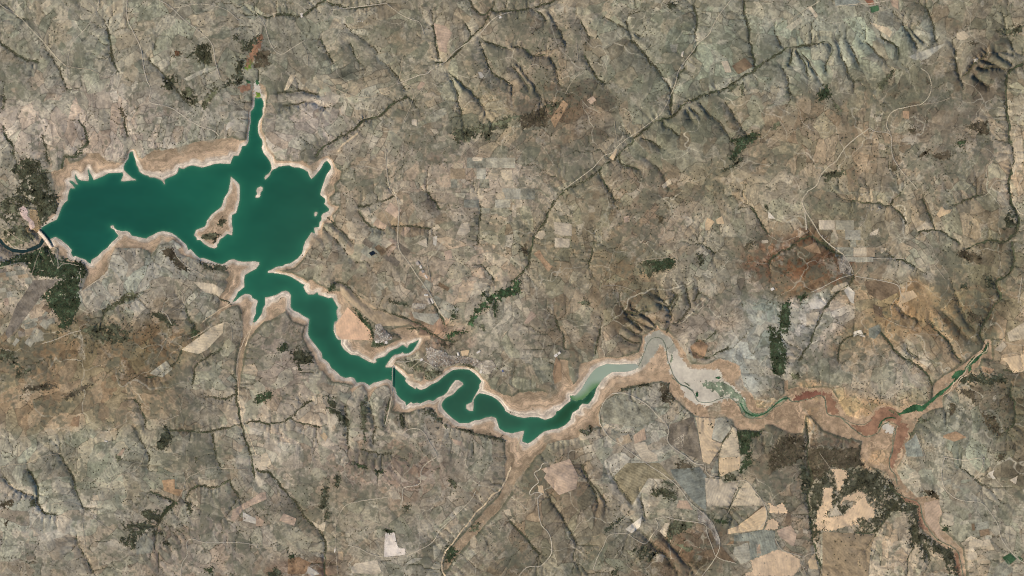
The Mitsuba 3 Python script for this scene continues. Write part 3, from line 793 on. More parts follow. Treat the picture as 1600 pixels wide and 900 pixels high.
def relief():
    d_wet = edge_distance(wet, XX, YY)
    d_bank = np.maximum(edge_distance(bank, XX, YY), 0)
    low = np.vstack([wiggle(p, 8, False, 12, 60) for _, p in GULLY])
    d_gul = cKDTree(low).query(np.stack([XX.ravel(), YY.ravel()], 1), workers=-1)[0].reshape(XX.shape)
    t = np.clip(d_wet, 0, None) / (np.clip(d_wet, 0, None) + np.clip(-edge_distance(bank, XX, YY), 0, None) + 1e-6)
    far = np.minimum(d_bank, 6000)
    stream = 25 + 0.016 * far
    d = np.minimum(d_bank, d_gul)
    mult = 0.55 + 0.9 * fbm2(XX, YY, 2600, 3, 11)
    steep = np.zeros_like(XX)
    for x, y, rx, ry, h in HILLS:
        g = np.exp(-(((XX - (x - 800) * 10) / (rx * 10)) ** 2 + ((YY - (450 - y) * 10) / (ry * 10)) ** 2) * 1.4)
        steep = np.maximum(steep, h * g)
    h = stream + (80 * (1 - np.exp(-d / 520)) * mult) * (1 + 0.45 * steep) + (60 * (fbm2(XX, YY, 900, 4, 3) - .5) + 52 * (fbm2(XX, YY, 240, 3, 8) - .5)) * np.clip(d / 250, 0, 1)
    fixed = (d_bank <= 0) | (d_gul < 22)
    h = np.where(d_bank <= 0, 1.0 + 24 * t, np.where(d_gul < 22, stream, h))
    tl = edge_distance(tail, XX, YY)
    fixed |= tl < 15
    h = np.where((tl < 160) & (XX < -7330), np.minimum(h, -20 + np.clip(tl, 0, None) * 0.45), h)
    foot = edge_distance(Polygon(pts("P: 57,362 60.5,361 65,365 70.5,371.5 76,379 80,386 76,390 68,382 60,371")), XX, YY)
    h = np.where(foot < 60, np.minimum(h, -27 + np.clip(foot, 0, None) * 0.9), h); fixed |= foot < 10
    n = nx * ny
    idx = np.arange(n).reshape(ny, nx)
    border = np.zeros_like(fixed); border[[0, -1], :] = border[:, [0, -1]] = True
    fixed_f = (fixed | border).ravel()
    K_, uplift = 0.011, (1.15 + 1.0 * steep).ravel() * (0.4 + 1.2 * fbm2(XX, YY, 1500, 3, 21)).ravel()
    nb = [(-1, 0), (1, 0), (0, -1), (0, 1), (-1, -1), (-1, 1), (1, -1), (1, 1)]
    h = h + rng.random(h.shape) * 0.8 * ~fixed
    area = None
    for it in range(20):
        best, rec, dist = np.zeros((ny, nx)), idx.copy(), np.full((ny, nx), GD)
        hp = np.pad(h, 1, mode='edge'); ip = np.pad(idx, 1, mode='edge')
        low_nb = np.full((ny, nx), 1e9)
        for a, b in nb:
            q = hp[1 + a:1 + a + ny, 1 + b:1 + b + nx]; L = GD * math.hypot(a, b)
            s = (h - q) / L * (1 + 0.3 * rng.random(h.shape))
            m = s > best
            best = np.where(m, s, best); rec = np.where(m, ip[1 + a:1 + a + ny, 1 + b:1 + b + nx], rec); dist = np.where(m, L, dist)
            low_nb = np.minimum(low_nb, q)
        hf, rf, df = h.ravel(), rec.ravel(), dist.ravel()
        pit = (rf == idx.ravel()) & ~fixed_f
        order = np.argsort(hf, kind='stable'); rank = np.empty(n, int); rank[order] = np.arange(n)
        r = rank[rf[order]]; own = r == np.arange(n)
        # drainage area: every cell adds to the one it drains to
        up = sp.csr_matrix((np.where(own, 0.0, -1.0), (r, np.arange(n))), (n, n)) + sp.identity(n, format='csr')
        A = spl.spsolve_triangular(up.tocsr(), np.full(n, GD * GD), lower=False, unit_diagonal=True)
        F = K_ * np.sqrt(A) / df[order] * 3.0
        F[own | fixed_f[order]] = 0
        rhs = hf[order] + np.where(fixed_f[order], 0, uplift[order])
        M = sp.diags(1 + F) - sp.csr_matrix((np.where(own, 0, F), (np.arange(n), r)), (n, n))
        new = np.empty(n); new[order] = spl.spsolve_triangular(M.tocsr(), rhs, lower=True)
        h = new.reshape(ny, nx)
        pm = pit.reshape(ny, nx)
        h = np.where(pm, np.maximum(h, low_nb + 0.3), h)
        h = np.where(fixed, h, 0.95 * h + 0.05 * ndi.gaussian_filter(h, 1.0))
        area = np.empty(n); area[order] = A
    h = np.where(h > 25, 25 + (h - 25) * np.clip(.64 + .05 * steep, 0, 1), h)
    return h, area.reshape(ny, nx), fixed

height, drain, pinned = relief()

# ---- the ground mesh: 15 m cells under the picture, growing outwards to 30 km
def axis(half):
    inner = np.arange(-half, half + 1, 15.0)
    out, step, edge = [], 15.0, half
    while edge < 30000:
        step *= 1.28; edge += step; out.append(edge)
    return np.concatenate([-np.array(out)[::-1], inner, np.array(out)])

MX, MY = axis(8400.0), axis(4950.0)
mx, my = np.meshgrid(MX, MY)
gi = [(np.clip(my, GY[0] + 400, GY[-1] - 400) - GY[0]) / GD, (np.clip(mx, GX[0] + 400, GX[-1] - 400) - GX[0]) / GD]
crisp = height + 5.5 * np.tanh((height - ndi.gaussian_filter(height, 2.5)) / 5.0) * np.clip((height - 27) / 12, 0, 1)
mz = ndi.map_coordinates(crisp, gi, order=1)
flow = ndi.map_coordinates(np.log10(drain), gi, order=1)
near = (np.abs(mx) < 9200) & (np.abs(my) < 5700)
sea = np.full(mx.shape, 9e3); rim = np.full(mx.shape, 9e3)
sea[near] = edge_distance(wet, mx[near], my[near])
rim[near] = edge_distance(bank, mx[near], my[near])
slope_in = np.clip(sea, 0, None) / (np.clip(sea, 0, None) + np.clip(-rim, 0, None) + 1e-6)
wide = np.clip((np.clip(sea, 0, None) + np.clip(-rim, 0, None)) / 240.0, .42, 1)          # a narrow bank is bare mud all the way up
on_island = shapely.contains_xy(shapely.union_all(list(islands.values())), mx, my)
shore = np.where(rim < 0, np.where(on_island, np.clip(sea / 170, 0, .72), slope_in * wide), 1.25 + rim / 100.0)                       # 0 at the waterline, 1 at the full reservoir's edge
mz += np.clip(rim / 60, 0, 1) * (13.0 * (fbm2(mx, my, 75, 2, 31) - .5) + 24 * (fbm2(mx, my, 200, 3, 33) - .5))
mz = np.where(sea < 0, -1.5 - 14 * (1 - np.exp(np.clip(sea, -900, 0) / 160)), np.where(sea < 40, np.minimum(mz, np.maximum(mz - 1.5, -1.5 + 0.12 * sea)), mz))
NXM, NYM = len(MX), len(MY)
vid = np.arange(NXM * NYM).reshape(NYM, NXM)
a_, b_, c_, d_ = vid[:-1, :-1].ravel(), vid[:-1, 1:].ravel(), vid[1:, 1:].ravel(), vid[1:, :-1].ravel()
ground_faces = np.vstack([np.stack([a_, b_, c_], 1), np.stack([a_, c_, d_], 1)])
ground_verts = np.stack([mx.ravel(), my.ravel(), mz.ravel()], 1)

def ground(x, y):
    """The height of the ground mesh itself at x, y."""
    x, y = np.asarray(x, float), np.asarray(y, float)
    i, j = np.clip(np.searchsorted(MX, x, 'right') - 1, 0, NXM - 2), np.clip(np.searchsorted(MY, y, 'right') - 1, 0, NYM - 2)
    u, v = (x - MX[i]) / (MX[i + 1] - MX[i]), (y - MY[j]) / (MY[j + 1] - MY[j])
    z00, z10, z11, z01 = mz[j, i], mz[j, i + 1], mz[j + 1, i + 1], mz[j + 1, i]
    return np.where(u >= v, z00 + (z10 - z00) * u + (z11 - z10) * v, z00 + (z11 - z01) * u + (z01 - z00) * v)

FRAME = box(-8380, -4930, 8380, 4930)

def drape(g, lift):
    """A sheet that lies on the ground inside the outline g, cut from the ground's own triangles and raised by lift metres."""
    g = g.intersection(FRAME)
    if g.is_empty or g.area < 20: return None
    x0, y0, x1, y1 = g.bounds
    i0, i1 = np.searchsorted(MX, [x0, x1], 'right') - 1; j0, j1 = np.searchsorted(MY, [y0, y1], 'right') - 1
    i1, j1 = i1 + 1, j1 + 1
    touched = np.zeros((j1 - j0, i1 - i0), bool)
    bc = shapely.get_coordinates(shapely.segmentize(g.boundary, 4.0))
    touched[np.clip(np.searchsorted(MY, bc[:, 1], 'right') - 1 - j0, 0, j1 - j0 - 1), np.clip(np.searchsorted(MX, bc[:, 0], 'right') - 1 - i0, 0, i1 - i0 - 1)] = True
    cx, cy = np.meshgrid((MX[i0:i1] + MX[i0 + 1:i1 + 1]) / 2, (MY[j0:j1] + MY[j0 + 1:j1 + 1]) / 2)
    full = shapely.contains_xy(g, cx, cy) & ~touched
    P, tri = [], []
    jj, ii = np.nonzero(full)
    for k in range(2):
        q = ((0, 0), (1, 0), (1, 1)) if k == 0 else ((0, 0), (1, 1), (0, 1))
        if len(ii): tri.append(np.stack([np.stack([MX[i0 + ii + p], MY[j0 + jj + r]], 1) for p, r in q], 1))
        tj, ti = np.nonzero(touched)
        cells = np.stack([np.stack([MX[i0 + ti + p], MY[j0 + tj + r]], 1) for p, r in q + q[:1]], 1)
        cut = shapely.intersection(shapely.polygons(cells), g)
        cut = shapely.get_parts(cut); cut = cut[(shapely.get_type_id(cut) == 3)]
        cut = cut[shapely.area(cut) > 0.4]
        if len(cut):
            parts = shapely.get_parts(shapely.constrained_delaunay_triangles(cut))
            co = shapely.get_coordinates(parts).reshape(-1, 4, 2)[:, :3]
            tri.append(co)
    tri = np.concatenate(tri)
    cr = (tri[:, 1, 0] - tri[:, 0, 0]) * (tri[:, 2, 1] - tri[:, 0, 1]) - (tri[:, 1, 1] - tri[:, 0, 1]) * (tri[:, 2, 0] - tri[:, 0, 0])
    tri = np.where(cr[:, None, None] < 0, tri[:, ::-1], tri)[np.abs(cr) > 0.05]
    flat = np.round(tri.reshape(-1, 2), 2)
    key, inv = np.unique(flat[:, 0] * 1e7 + flat[:, 1], return_inverse=True)
    first = np.zeros(len(key), int); first[inv] = np.arange(len(flat))
    v = flat[first]
    f = inv.reshape(-1, 3)
    f = f[(f[:, 0] != f[:, 1]) & (f[:, 1] != f[:, 2]) & (f[:, 0] != f[:, 2])]
    return np.column_stack([v, ground(v[:, 0], v[:, 1]) + lift]), f

# ================================================================ MATERIALS
fb, nz, vor, cr_, sst, mixc = mikit.fbm, mikit.noise, mikit.voronoi, mikit.cell_rand, mikit.smoothstep, mikit.mix

# soils of the country: map x, map y, radii, colour as seen on level sunlit ground, weight
SOILS = [(550, 103, 15, 10, (98, 96, 82), 5), (988, 84, 13, 18, (116, 112, 96), 3), (1020, 300, 60, 30, (140, 122, 100), 1.2), (770, 180, 40, 30, (152, 138, 112), 1), (1120, 300, 50, 40, (156, 138, 110), 1.2), (430, 740, 50, 30, (158, 144, 126), 1), (660, 860, 60, 30, (150, 138, 120), 1), (180, 70, 210, 80, (150, 140, 120), 1), (160, 190, 140, 50, (170, 152, 134), 1.2), (60, 210, 70, 40, (168, 151, 132), 1.2), (330, 190, 90, 50, (148, 139, 122), 1), (480, 60, 90, 60, (148, 138, 118), 1), (480, 210, 60, 40, (166, 150, 134), 1),
         (640, 100, 90, 70, (146, 134, 112), 1), (560, 270, 90, 50, (148, 134, 114), 1), (720, 280, 100, 40, (160, 142, 122), 1), (860, 90, 80, 60, (146, 131, 110), 1), (880, 175, 60, 40, (128, 108, 86), 1.4), (1000, 90, 90, 60, (142, 133, 112), 1.4), (900, 230, 70, 40, (132, 122, 104), 1),
         (1090, 90, 80, 60, (146, 141, 120), 1.6), (1080, 210, 90, 50, (136, 126, 105), 1.4), (1290, 80, 100, 45, (150, 146, 126), 1.8), (1380, 130, 80, 40, (142, 128, 104), 1), (1500, 60, 90, 50, (142, 128, 106), 1), (1530, 110, 45, 45, (120, 105, 86), 1.3), (1450, 60, 40, 25, (160, 155, 136), 1), (1300, 220, 120, 50, (152, 132, 106), 1.1), (1480, 230, 90, 50, (144, 130, 110), 1),
         (1590, 120, 30, 80, (150, 136, 112), 1), (1585, 250, 25, 40, (174, 152, 124), 1), (30, 440, 60, 50, (166, 148, 126), 1), (200, 430, 75, 60, (153, 144, 128), 1.8), (290, 460, 40, 40, (150, 140, 122), 1), (110, 550, 130, 35, (140, 118, 90), 2.6), (90, 610, 140, 45, (154, 131, 103), 3), (220, 540, 80, 40, (148, 124, 94), 2.4), (250, 500, 40, 20, (150, 128, 98), 1),
         (330, 590, 50, 40, (156, 144, 124), 1), (450, 560, 40, 50, (160, 142, 124), 1), (560, 400, 80, 50, (152, 136, 114), 1), (650, 380, 60, 40, (150, 134, 112), 1), (720, 430, 70, 50, (166, 146, 124), 1.2), (690, 520, 50, 20, (158, 128, 104), 1.6), (760, 500, 50, 40, (158, 146, 126), 1), (780, 590, 40, 30, (140, 128, 108), 1),
         (900, 360, 80, 60, (150, 134, 108), 1.4), (960, 420, 60, 40, (144, 124, 96), 1.3), (1020, 360, 70, 40, (148, 128, 106), 1), (1010, 480, 50, 30, (130, 113, 90), 2.6), (880, 500, 70, 40, (152, 136, 114), 1), (960, 530, 40, 30, (140, 124, 104), 1), (1100, 400, 60, 60, (146, 136, 116), 1), (1100, 500, 60, 40, (150, 134, 116), 1), (1190, 510, 30, 60, (148, 144, 130), 1.8), (1160, 560, 30, 40, (146, 142, 130), 1.6), (1270, 510, 40, 40, (172, 160, 144), 2),
         (1252, 412, 58, 32, (140, 103, 76), 5.5), (1240, 455, 50, 16, (138, 112, 82), 3), (1340, 350, 90, 40, (148, 132, 106), 1), (1420, 400, 80, 40, (150, 138, 118), 1), (1430, 500, 75, 45, (158, 130, 96), 3), (1350, 540, 50, 40, (156, 130, 96), 1.6), (1300, 570, 50, 30, (158, 146, 126), 1.4), (1530, 420, 50, 60, (136, 120, 94), 1.4), (1530, 500, 30, 40, (110, 94, 72), 1.6), (1470, 580, 60, 40, (152, 134, 108), 1.2), (1590, 500, 30, 50, (170, 146, 116), 1.2),
         (60, 790, 80, 60, (160, 148, 130), 1.1), (150, 720, 120, 50, (150, 142, 120), 1), (330, 720, 60, 60, (150, 138, 118), 1), (300, 850, 80, 50, (156, 140, 122), 1), (460, 690, 80, 50, (162, 146, 126), 1), (560, 650, 60, 40, (150, 138, 120), 1), (600, 730, 90, 50, (152, 130, 112), 1), (720, 680, 60, 40, (154, 142, 124), 1), (760, 800, 60, 60, (150, 136, 116), 1), (860, 780, 70, 60, (138, 120, 98), 1.4), (800, 880, 60, 40, (142, 128, 106), 1), (920, 850, 60, 40, (130, 122, 102), 1), (980, 690, 50, 60, (150, 140, 124), 1.2), (870, 690, 40, 20, (162, 146, 122), 1.2),
         (1060, 870, 50, 30, (128, 106, 84), 1.8), (470, 890, 40, 20, (138, 112, 92), 1.6), (540, 790, 60, 50, (150, 136, 114), 1), (1500, 700, 80, 50, (148, 140, 120), 1.2), (1480, 800, 80, 50, (154, 142, 122), 1.2), (1580, 680, 40, 70, (122, 106, 82), 2), (1350, 640, 60, 25, (184, 150, 112), 1.6), (1260, 640, 60, 25, (180, 146, 108), 2), (1230, 690, 50, 30, (128, 114, 94), 1.6), (1380, 710, 40, 20, (186, 152, 114), 1.6), (1310, 690, 40, 20, (118, 100, 82), 1.6), (1380, 850, 90, 50, (172, 152, 126), 1.4), (1250, 800, 30, 60, (140, 124, 104), 1), (1390, 560, 60, 40, (162, 150, 132), 1)]

def ground_colour(p, n, uv):
    x, y = p.x, p.y
    w1, w2 = fb(x / 420, y / 420, 0.0, 3) - .5, fb(x / 420, y / 420, 9.0, 3) - .5
    xs, ys = x + 620 * w1, y + 620 * w2
    tot, col = mi.Float(0.12), mi.Color3f(tone(150, 137, 116)) * 0.12
    for mxx, myy, rx, ry, c, wt in SOILS:
        lum = (sum(c) / 403.0) ** .55
        c = [(v + .06 * (v - m0)) * lum for v, m0 in zip(c, (150, 137, 116))]
        g = wt * dr.exp(-1.3 * (dr.square((xs - (mxx - 800) * 10) / (rx * 10)) + dr.square((ys - (450 - myy) * 10) / (ry * 10))))
        tot += g; col += mi.Color3f(tone(*c)) * g
    col = col / tot
    # parcels of dry pasture and stubble
    r1 = cr_(dr.floor(xs / 1500), dr.floor(ys / 1500), 4) * 3.1
    ca, sa = dr.cos(r1), dr.sin(r1)
    px, py = x + 260 * w2 + 40 * nz(x / 120, y / 120, 55.0), y + 260 * w1 + 40 * nz(x / 120, y / 120, 66.0)
    u, v = px * ca + py * sa, -px * sa + py * ca
    d1, d2, id1 = vor(u / 330, v / 190)
    e1, e2, id2 = vor(u / 120 + 7, v / 95)
    # strips of land in rows, row by row of another width
    row = dr.floor(v / 110)
    off, wid = cr_(row, r1 * 50, 31) * 400, 90 + 190 * cr_(row, r1 * 50, 32)
    cell = dr.floor((u + off) / wid)
    fu, fv = (u + off) / wid - cell, v / 110 - row
    strip = cr_(cell, row, r1 * 50 + 3)
    wild = mi.Float(0)
    for wx, wy, rx, ry in ((100, 585, 170, 75), (1020, 480, 80, 55), (1565, 670, 60, 90), (1270, 720, 90, 60), (1250, 410, 70, 50), (1530, 490, 60, 70), (880, 150, 90, 90), (1535, 110, 60, 60), (1330, 90, 130, 60), (1060, 200, 130, 70)):
        wild = dr.maximum(wild, dr.exp(-dr.square((x - (wx - 800) * 10) / (rx * 10)) - dr.square((y - (450 - wy) * 10) / (ry * 10))))
    farmed = sst(.50, .60, fb(x / 800, y / 800, 27.0, 3) - .35 * wild)
    col *= dr.lerp(0.74 + 0.50 * id1, 0.86 + .26 * id1, farmed)
    col *= dr.lerp(0.84 + 0.32 * id2, 0.80 + .42 * strip, farmed)
    hue = dr.lerp(cr_(id1 * 997, 3, 1), cr_(strip * 997, 3, 1), farmed)
    col = mixc(col, col * mi.Color3f(1.05, 0.985, 0.93), sst(.6, .9, hue))
    col = mixc(col, col * mi.Color3f(0.92, 0.985, .95), sst(.4, .1, hue))
    col = mixc(col, mi.Color3f(tone(190, 176, 154)), .35 * sst(.88, .93, strip) * farmed)
    hedge = sst(.10, .03, dr.minimum(dr.minimum(fu, 1 - fu) * wid / 110, dr.minimum(fv, 1 - fv))) * farmed * sst(.4, .6, nz(x / 200, y / 200, 44.0))
    line = dr.maximum(sst(0.07, 0.0, d2 - d1) * sst(.25, .45, nz(x / 260, y / 260, 3.0)) * (1 - farmed), hedge)
    line2 = sst(0.07, 0.0, e2 - e1) * sst(.5, .7, nz(x / 300, y / 300, 8.0))
    col = mixc(col, col * 0.55, line)
    col = mixc(col, col * mi.Color3f(1.3, 1.27, 1.2), 0.6 * line2)
    k1, k2, id3 = vor(xs / 820 + 3, ys / 700)
    col = mixc(col, mi.Color3f(tone(186, 172, 148)), .55 * sst(.020, .006, k2 - k1))
    # furrows and terraces in some of them
    an = cr_(id1 * 991, 5, 2) * 3.14
    st = dr.sin((x * dr.cos(an) + y * dr.sin(an) + 30 * w1) / 7.5 + 6 * nz(x / 60, y / 60, 1.0))
    col *= 1 + 0.10 * st * sst(.45, .8, cr_(id1 * 983, 6, 2))
    # patchy dry grass, stones, low scrub
    big = fb(x / 700, y / 700, 2.0, 3)
    mid = fb(x / 130, y / 130, 5.0, 4)
    fine = nz(x / 24, y / 24, 7.0) * .6 + nz(x / 13, y / 13, 9.0) * .4
    rough = fb(x / 48, y / 48, 15.0, 2)
    calm = dr.exp(-dr.square((x + 7000) / 1900) - dr.square((y + 1500) / 700))
    before = col
    col *= dr.clip((1 + 0.55 * (big - .5)) * (1 + .6 * (mid - .5)) * (1 + 0.45 * (fine - .5)) * (1 + .45 * (rough - .5)), .45, 1.7)
    col = mixc(col, before, .6 * calm)
    scrub = sst(.53, .68, mid * .40 + rough * .35 + .32 * fb(x / 520, y / 520, 14.0, 2))
    col = mixc(col, mi.Color3f(tone(92, 90, 74)), .7 * scrub)
    pale = .45 * sst(.60, .78, fb(x / 210, y / 210, 21.0, 4) * .75 + fine * .25)
    col = mixc(col, col * 0.5 + mi.Color3f(tone(206, 190, 168)) * 0.5, pale)
    col *= mi.Color3f(1.10, 1.13, 1.14)
    vein = sst(3.35, 4.6, uv.y + 1.1 * (mid - .5))                         # scrub and dark soil in drainage, pale stony crests; relief shade also painted in
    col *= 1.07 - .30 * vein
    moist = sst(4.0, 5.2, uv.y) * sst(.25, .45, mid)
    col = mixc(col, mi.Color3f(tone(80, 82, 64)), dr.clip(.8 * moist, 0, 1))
    # the bare zone that the falling reservoir has left: pale mud below, brown sand higher up, old shorelines between
    s = uv.x + .34 * (fb(x / 110, y / 110, 31.0, 3) - .5) * sst(.03, .25, uv.x)
    ring = nz(s * 38, x / 900, y / 900)
    mud, sand = mi.Color3f(tone(218, 200, 177)), mi.Color3f(tone(192, 164, 134))
    east = sst(300, 2600, x)
    top = mixc(mi.Color3f(tone(158, 136, 110)), mi.Color3f(tone(180, 152, 122)), east)
    bare = mixc(mixc(mud, sand, sst(.14, .36, s)), top, sst(.5, .85, s))
    bare *= (1 + 0.6 * (ring - .5)) * (1 - .16 * sst(.6, .72, nz(s * 70, x / 400, y / 400))) * (1 + .9 * (fb(x / 75, y / 75, 41.0, 4) - .5)) * (1 + .3 * (fine - .5))
    bare = mixc(bare, col, .65 * sst(.62, .80, fb(x / 260, y / 260, 51.0, 3) + .12 * (s - .6)))
    tide = uv.x + .5 * (fb(x / 90, y / 90, 71.0, 3) - .5)
    col = mixc(col, mi.Color3f(tone(96, 94, 74)), .75 * sst(1.05, 1.2, tide) * sst(1.75, 1.4, tide) * sst(.42, .58, nz(x / 330, y / 330, 77.0)))
    return mixc(bare, col, sst(1.0, 1.2, uv.x + .35 * (fb(x / 60, y / 60, 61.0, 2) - .5)))

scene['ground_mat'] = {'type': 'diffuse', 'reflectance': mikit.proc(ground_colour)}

# cover that lies on the ground in patches: (colour on level sunlit ground, strength of the fine grain, strength of furrows)
COVER = dict(p=((190, 174, 150), .22, .5), k=((184, 160, 138), .22, .5), w=((208, 196, 178), .18, .3), W=((230, 215, 200), .2, 0), c=((206, 180, 146), .14, .4), C=((226, 196, 162), .14, .3), s=((170, 162, 143), .28, .5), g=((146, 141, 124), .4, .5), v=((142, 142, 129), .35, .6),
             b=((124, 106, 86), .35, .5), o=((164, 136, 108), .3, .4), r=((148, 104, 84), .3, .5), G=((70, 96, 68), .3, .6), K=((210, 174, 144), .16, .3), t=((166, 146, 120), .25, .4), y=((150, 138, 112), .35, 1.0), q=((130, 119, 105), .35, .4), d=((150, 122, 96), .4, .3),
             silt=((206, 195, 178), .14, 0), marsh=((132, 140, 116), .5, 0), green=((62, 96, 66), .5, 0), lime=((120, 146, 64), .4, 0), red=((138, 96, 80), .25, 0), greymud=((172, 166, 150), .12, 0), rust=((152, 117, 95), .3, 0), stream=((106, 118, 98), .3, 0), wash=((212, 190, 160), .25, 0),
             wood_g=((72, 84, 62), .8, 0), wood_k=((80, 82, 66), .85, 0), wood_o=((96, 96, 76), .8, 0), wood_b=((92, 82, 66), .7, 0), wood_r=((112, 84, 64), .5, 0), wood_m=((76, 98, 68), .7, 0), wood_w=((86, 84, 68), .75, 0),
             gully=((80, 84, 64), .5, 0), road=((200, 186, 164), .14, 0), track=((184, 169, 146), .2, 0), town=((158, 148, 134), .6, 0), pad=((224, 196, 184), .25, 0), cliff=((176, 150, 116), .35, 0))
CI = {k: i for i, k in enumerate(COVER)}

def cover_colour(p, n, uv):
    x, y = p.x, p.y
    k = dr.floor(uv.x * len(COVER))
    col, grain, furrow = mi.Color3f(.2), mi.Float(.2), mi.Float(0)
    for name, (c, g, f) in COVER.items():
        on = dr.abs(k - CI[name]) < .5
        col = dr.select(on, mi.Color3f(tone(*c)), col); grain = dr.select(on, g, grain); furrow = dr.select(on, f, furrow)
    seed = dr.floor(uv.y * 1000 + .5)
    fine = nz(x / 22, y / 22, 3.0) * .6 + nz(x / 12, y / 12, 5.0) * .4
    mid = fb(x / 95, y / 95, 7.0, 4)
    an = cr_(seed, 3, 1) * 3.14
    st = dr.sin((x * dr.cos(an) + y * dr.sin(an)) / 6.5 + 4 * nz(x / 90, y / 90, 2.0))
    col *= dr.select(furrow > .05, 0.88 + 0.24 * cr_(seed, 9, 9), 1)
    col = mixc(col, col * mi.Color3f(1.03, 1.0, .93), cr_(seed, 5, 9))
    return col * (1 + grain * ((mid - .5) * 3.2 + (fine - .5) * 1.5)) * (1 + .12 * furrow * st) * (0.88 + .24 * fb(x / 300, y / 300, 11.0, 2))

scene['cover_mat'] = {'type': 'diffuse', 'reflectance': mikit.proc(cover_colour)}

def water_colour(p, n, uv):
    x, y = p.x, p.y
    d = uv.x * 1000                                                      # metres from the shore
    deep = mixc(mi.Color3f(tone(20, 82, 66)), mi.Color3f(tone(26, 94, 72)), sst(-6600, -4400, x))
    river = mixc(mi.Color3f(tone(36, 86, 66)), mi.Color3f(tone(46, 88, 66)), sst(-3000, 200, x))
    c = mixc(deep, river, sst(-5000, -3000, x - .35 * y))
    c = mixc(c, mi.Color3f(tone(36, 74, 46)), sst(350, 800, x) * .9)
    c *= 1 + .5 * (fb(x / 900 + .3 * y / 900, y / 380, 3.0, 4) - .5)
    shallow = dr.exp(-d / (30 + 110 * sst(.45, .8, fb(x / 600, y / 600, 6.0, 2)))) * .42
    c = mixc(c, mi.Color3f(tone(52, 134, 100)), shallow)
    c *= 1 + .16 * (fb(x / 2100, y / 1300, 13.0, 2) - .5) * 2
    return mixc(c, mi.Color3f(tone(150, 160, 134)), dr.exp(-d / 9) * .35)

def silt_colour(p, n, uv):
    x, y = p.x, p.y
    plume = sst(.0, 1.0, (x * .6 + y * .8 - (1.0 * -480) ) / 700)
    c = mixc(mi.Color3f(tone(156, 168, 146)), mi.Color3f(tone(168, 166, 152)), sst(1500, 2300, x))
    c = mixc(mi.Color3f(tone(96, 134, 84)), c, sst(0, 130, uv.y * 1000 + 60 * (fb(x / 120, y / 120, 2.0, 3) - .5)))
    return c * (.94 + .12 * fb(x / 300, y / 200, 3.0, 3))

def watery(fn):
    return {'type': 'principled', 'base_color': mikit.proc(fn), 'roughness': 0.35, 'specular': 0.35}
scene['water_mat'] = watery(water_colour)
scene['silt_mat'] = watery(silt_colour)
scene['river_mat'] = {'type': 'principled', 'base_color': {'type': 'rgb', 'value': tone(34, 54, 54)}, 'roughness': 0.3, 'specular': 0.25}
scene['pond_mat'] = {'type': 'principled', 'base_color': {'type': 'rgb', 'value': tone(26, 34, 44)}, 'roughness': 0.2, 'specular': 0.4}

def leaf_colour(p, n, uv):
    k = uv.x
    c = mixc(mi.Color3f(.062, .070, .042), mi.Color3f(.145, .135, .092), k)
    c = mixc(c, mi.Color3f(.056, .080, .044), sst(.5, 1, uv.y))
    return c * (.7 + .6 * nz(p.x / 9, p.y / 9, p.z / 9))
scene['leaf_mat'] = {'type': 'diffuse', 'reflectance': mikit.proc(leaf_colour)}

def plain(name, rgb, rough=.6):
    def fn(p, n, uv):
        return mi.Color3f(*[float(v) for v in rgb]) * (.85 + .3 * fb(p.x / 6, p.y / 6, p.z / 6, 2))
    scene[name] = {'type': 'principled', 'base_color': mikit.proc(fn), 'roughness': rough, 'specular': .3}
plain('concrete_mat', (.66, .60, .55)); plain('deck_mat', (.34, .33, .31)); plain('white_mat', (.74, .73, .70)); plain('tile_mat', (.30, .22, .17))
plain('plaster_mat', (.48, .45, .41)); plain('grey_roof_mat', (.30, .30, .30)); plain('dark_roof_mat', (.14, .13, .13)); plain('blue_mat', (.13, .17, .36)); plain('rust_mat', (.35, .10, .08)); plain('trunk_mat', (.12, .09, .07))

# ================================================================ THE SETTING
def numbered(name):
    if name not in scene and not any(k.startswith(name + '__') for k in scene): return name
    i = 1
    while f'{name}_{i:03d}' in USED: i += 1
    return f'{name}_{i:03d}'
USED = set()
def key_for(name):
    if name not in USED:
        USED.add(name); return name
    i = 1
    while f'{name}_{i:03d}' in USED: i += 1
    k = f'{name}_{i:03d}'; USED.add(k); return k

def sheet(name, g, kind, lift, **lab):
    m = drape(g, lift)
    if m is None: return None
    k = key_for(name)
    uv = np.tile([(CI[kind] + .5) / len(COVER), (int(rng.integers(1, 999))) / 1000.0], (len(m[0]), 1))
    scene[k] = mikit.ply(m, 'cover_mat', smooth=True, uv=uv)
    labels[k] = lab or {'kind': 'structure'}
    return k

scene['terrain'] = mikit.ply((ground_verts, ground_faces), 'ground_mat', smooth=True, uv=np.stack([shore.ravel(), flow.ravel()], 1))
labels['terrain'] = {'kind': 'structure'}

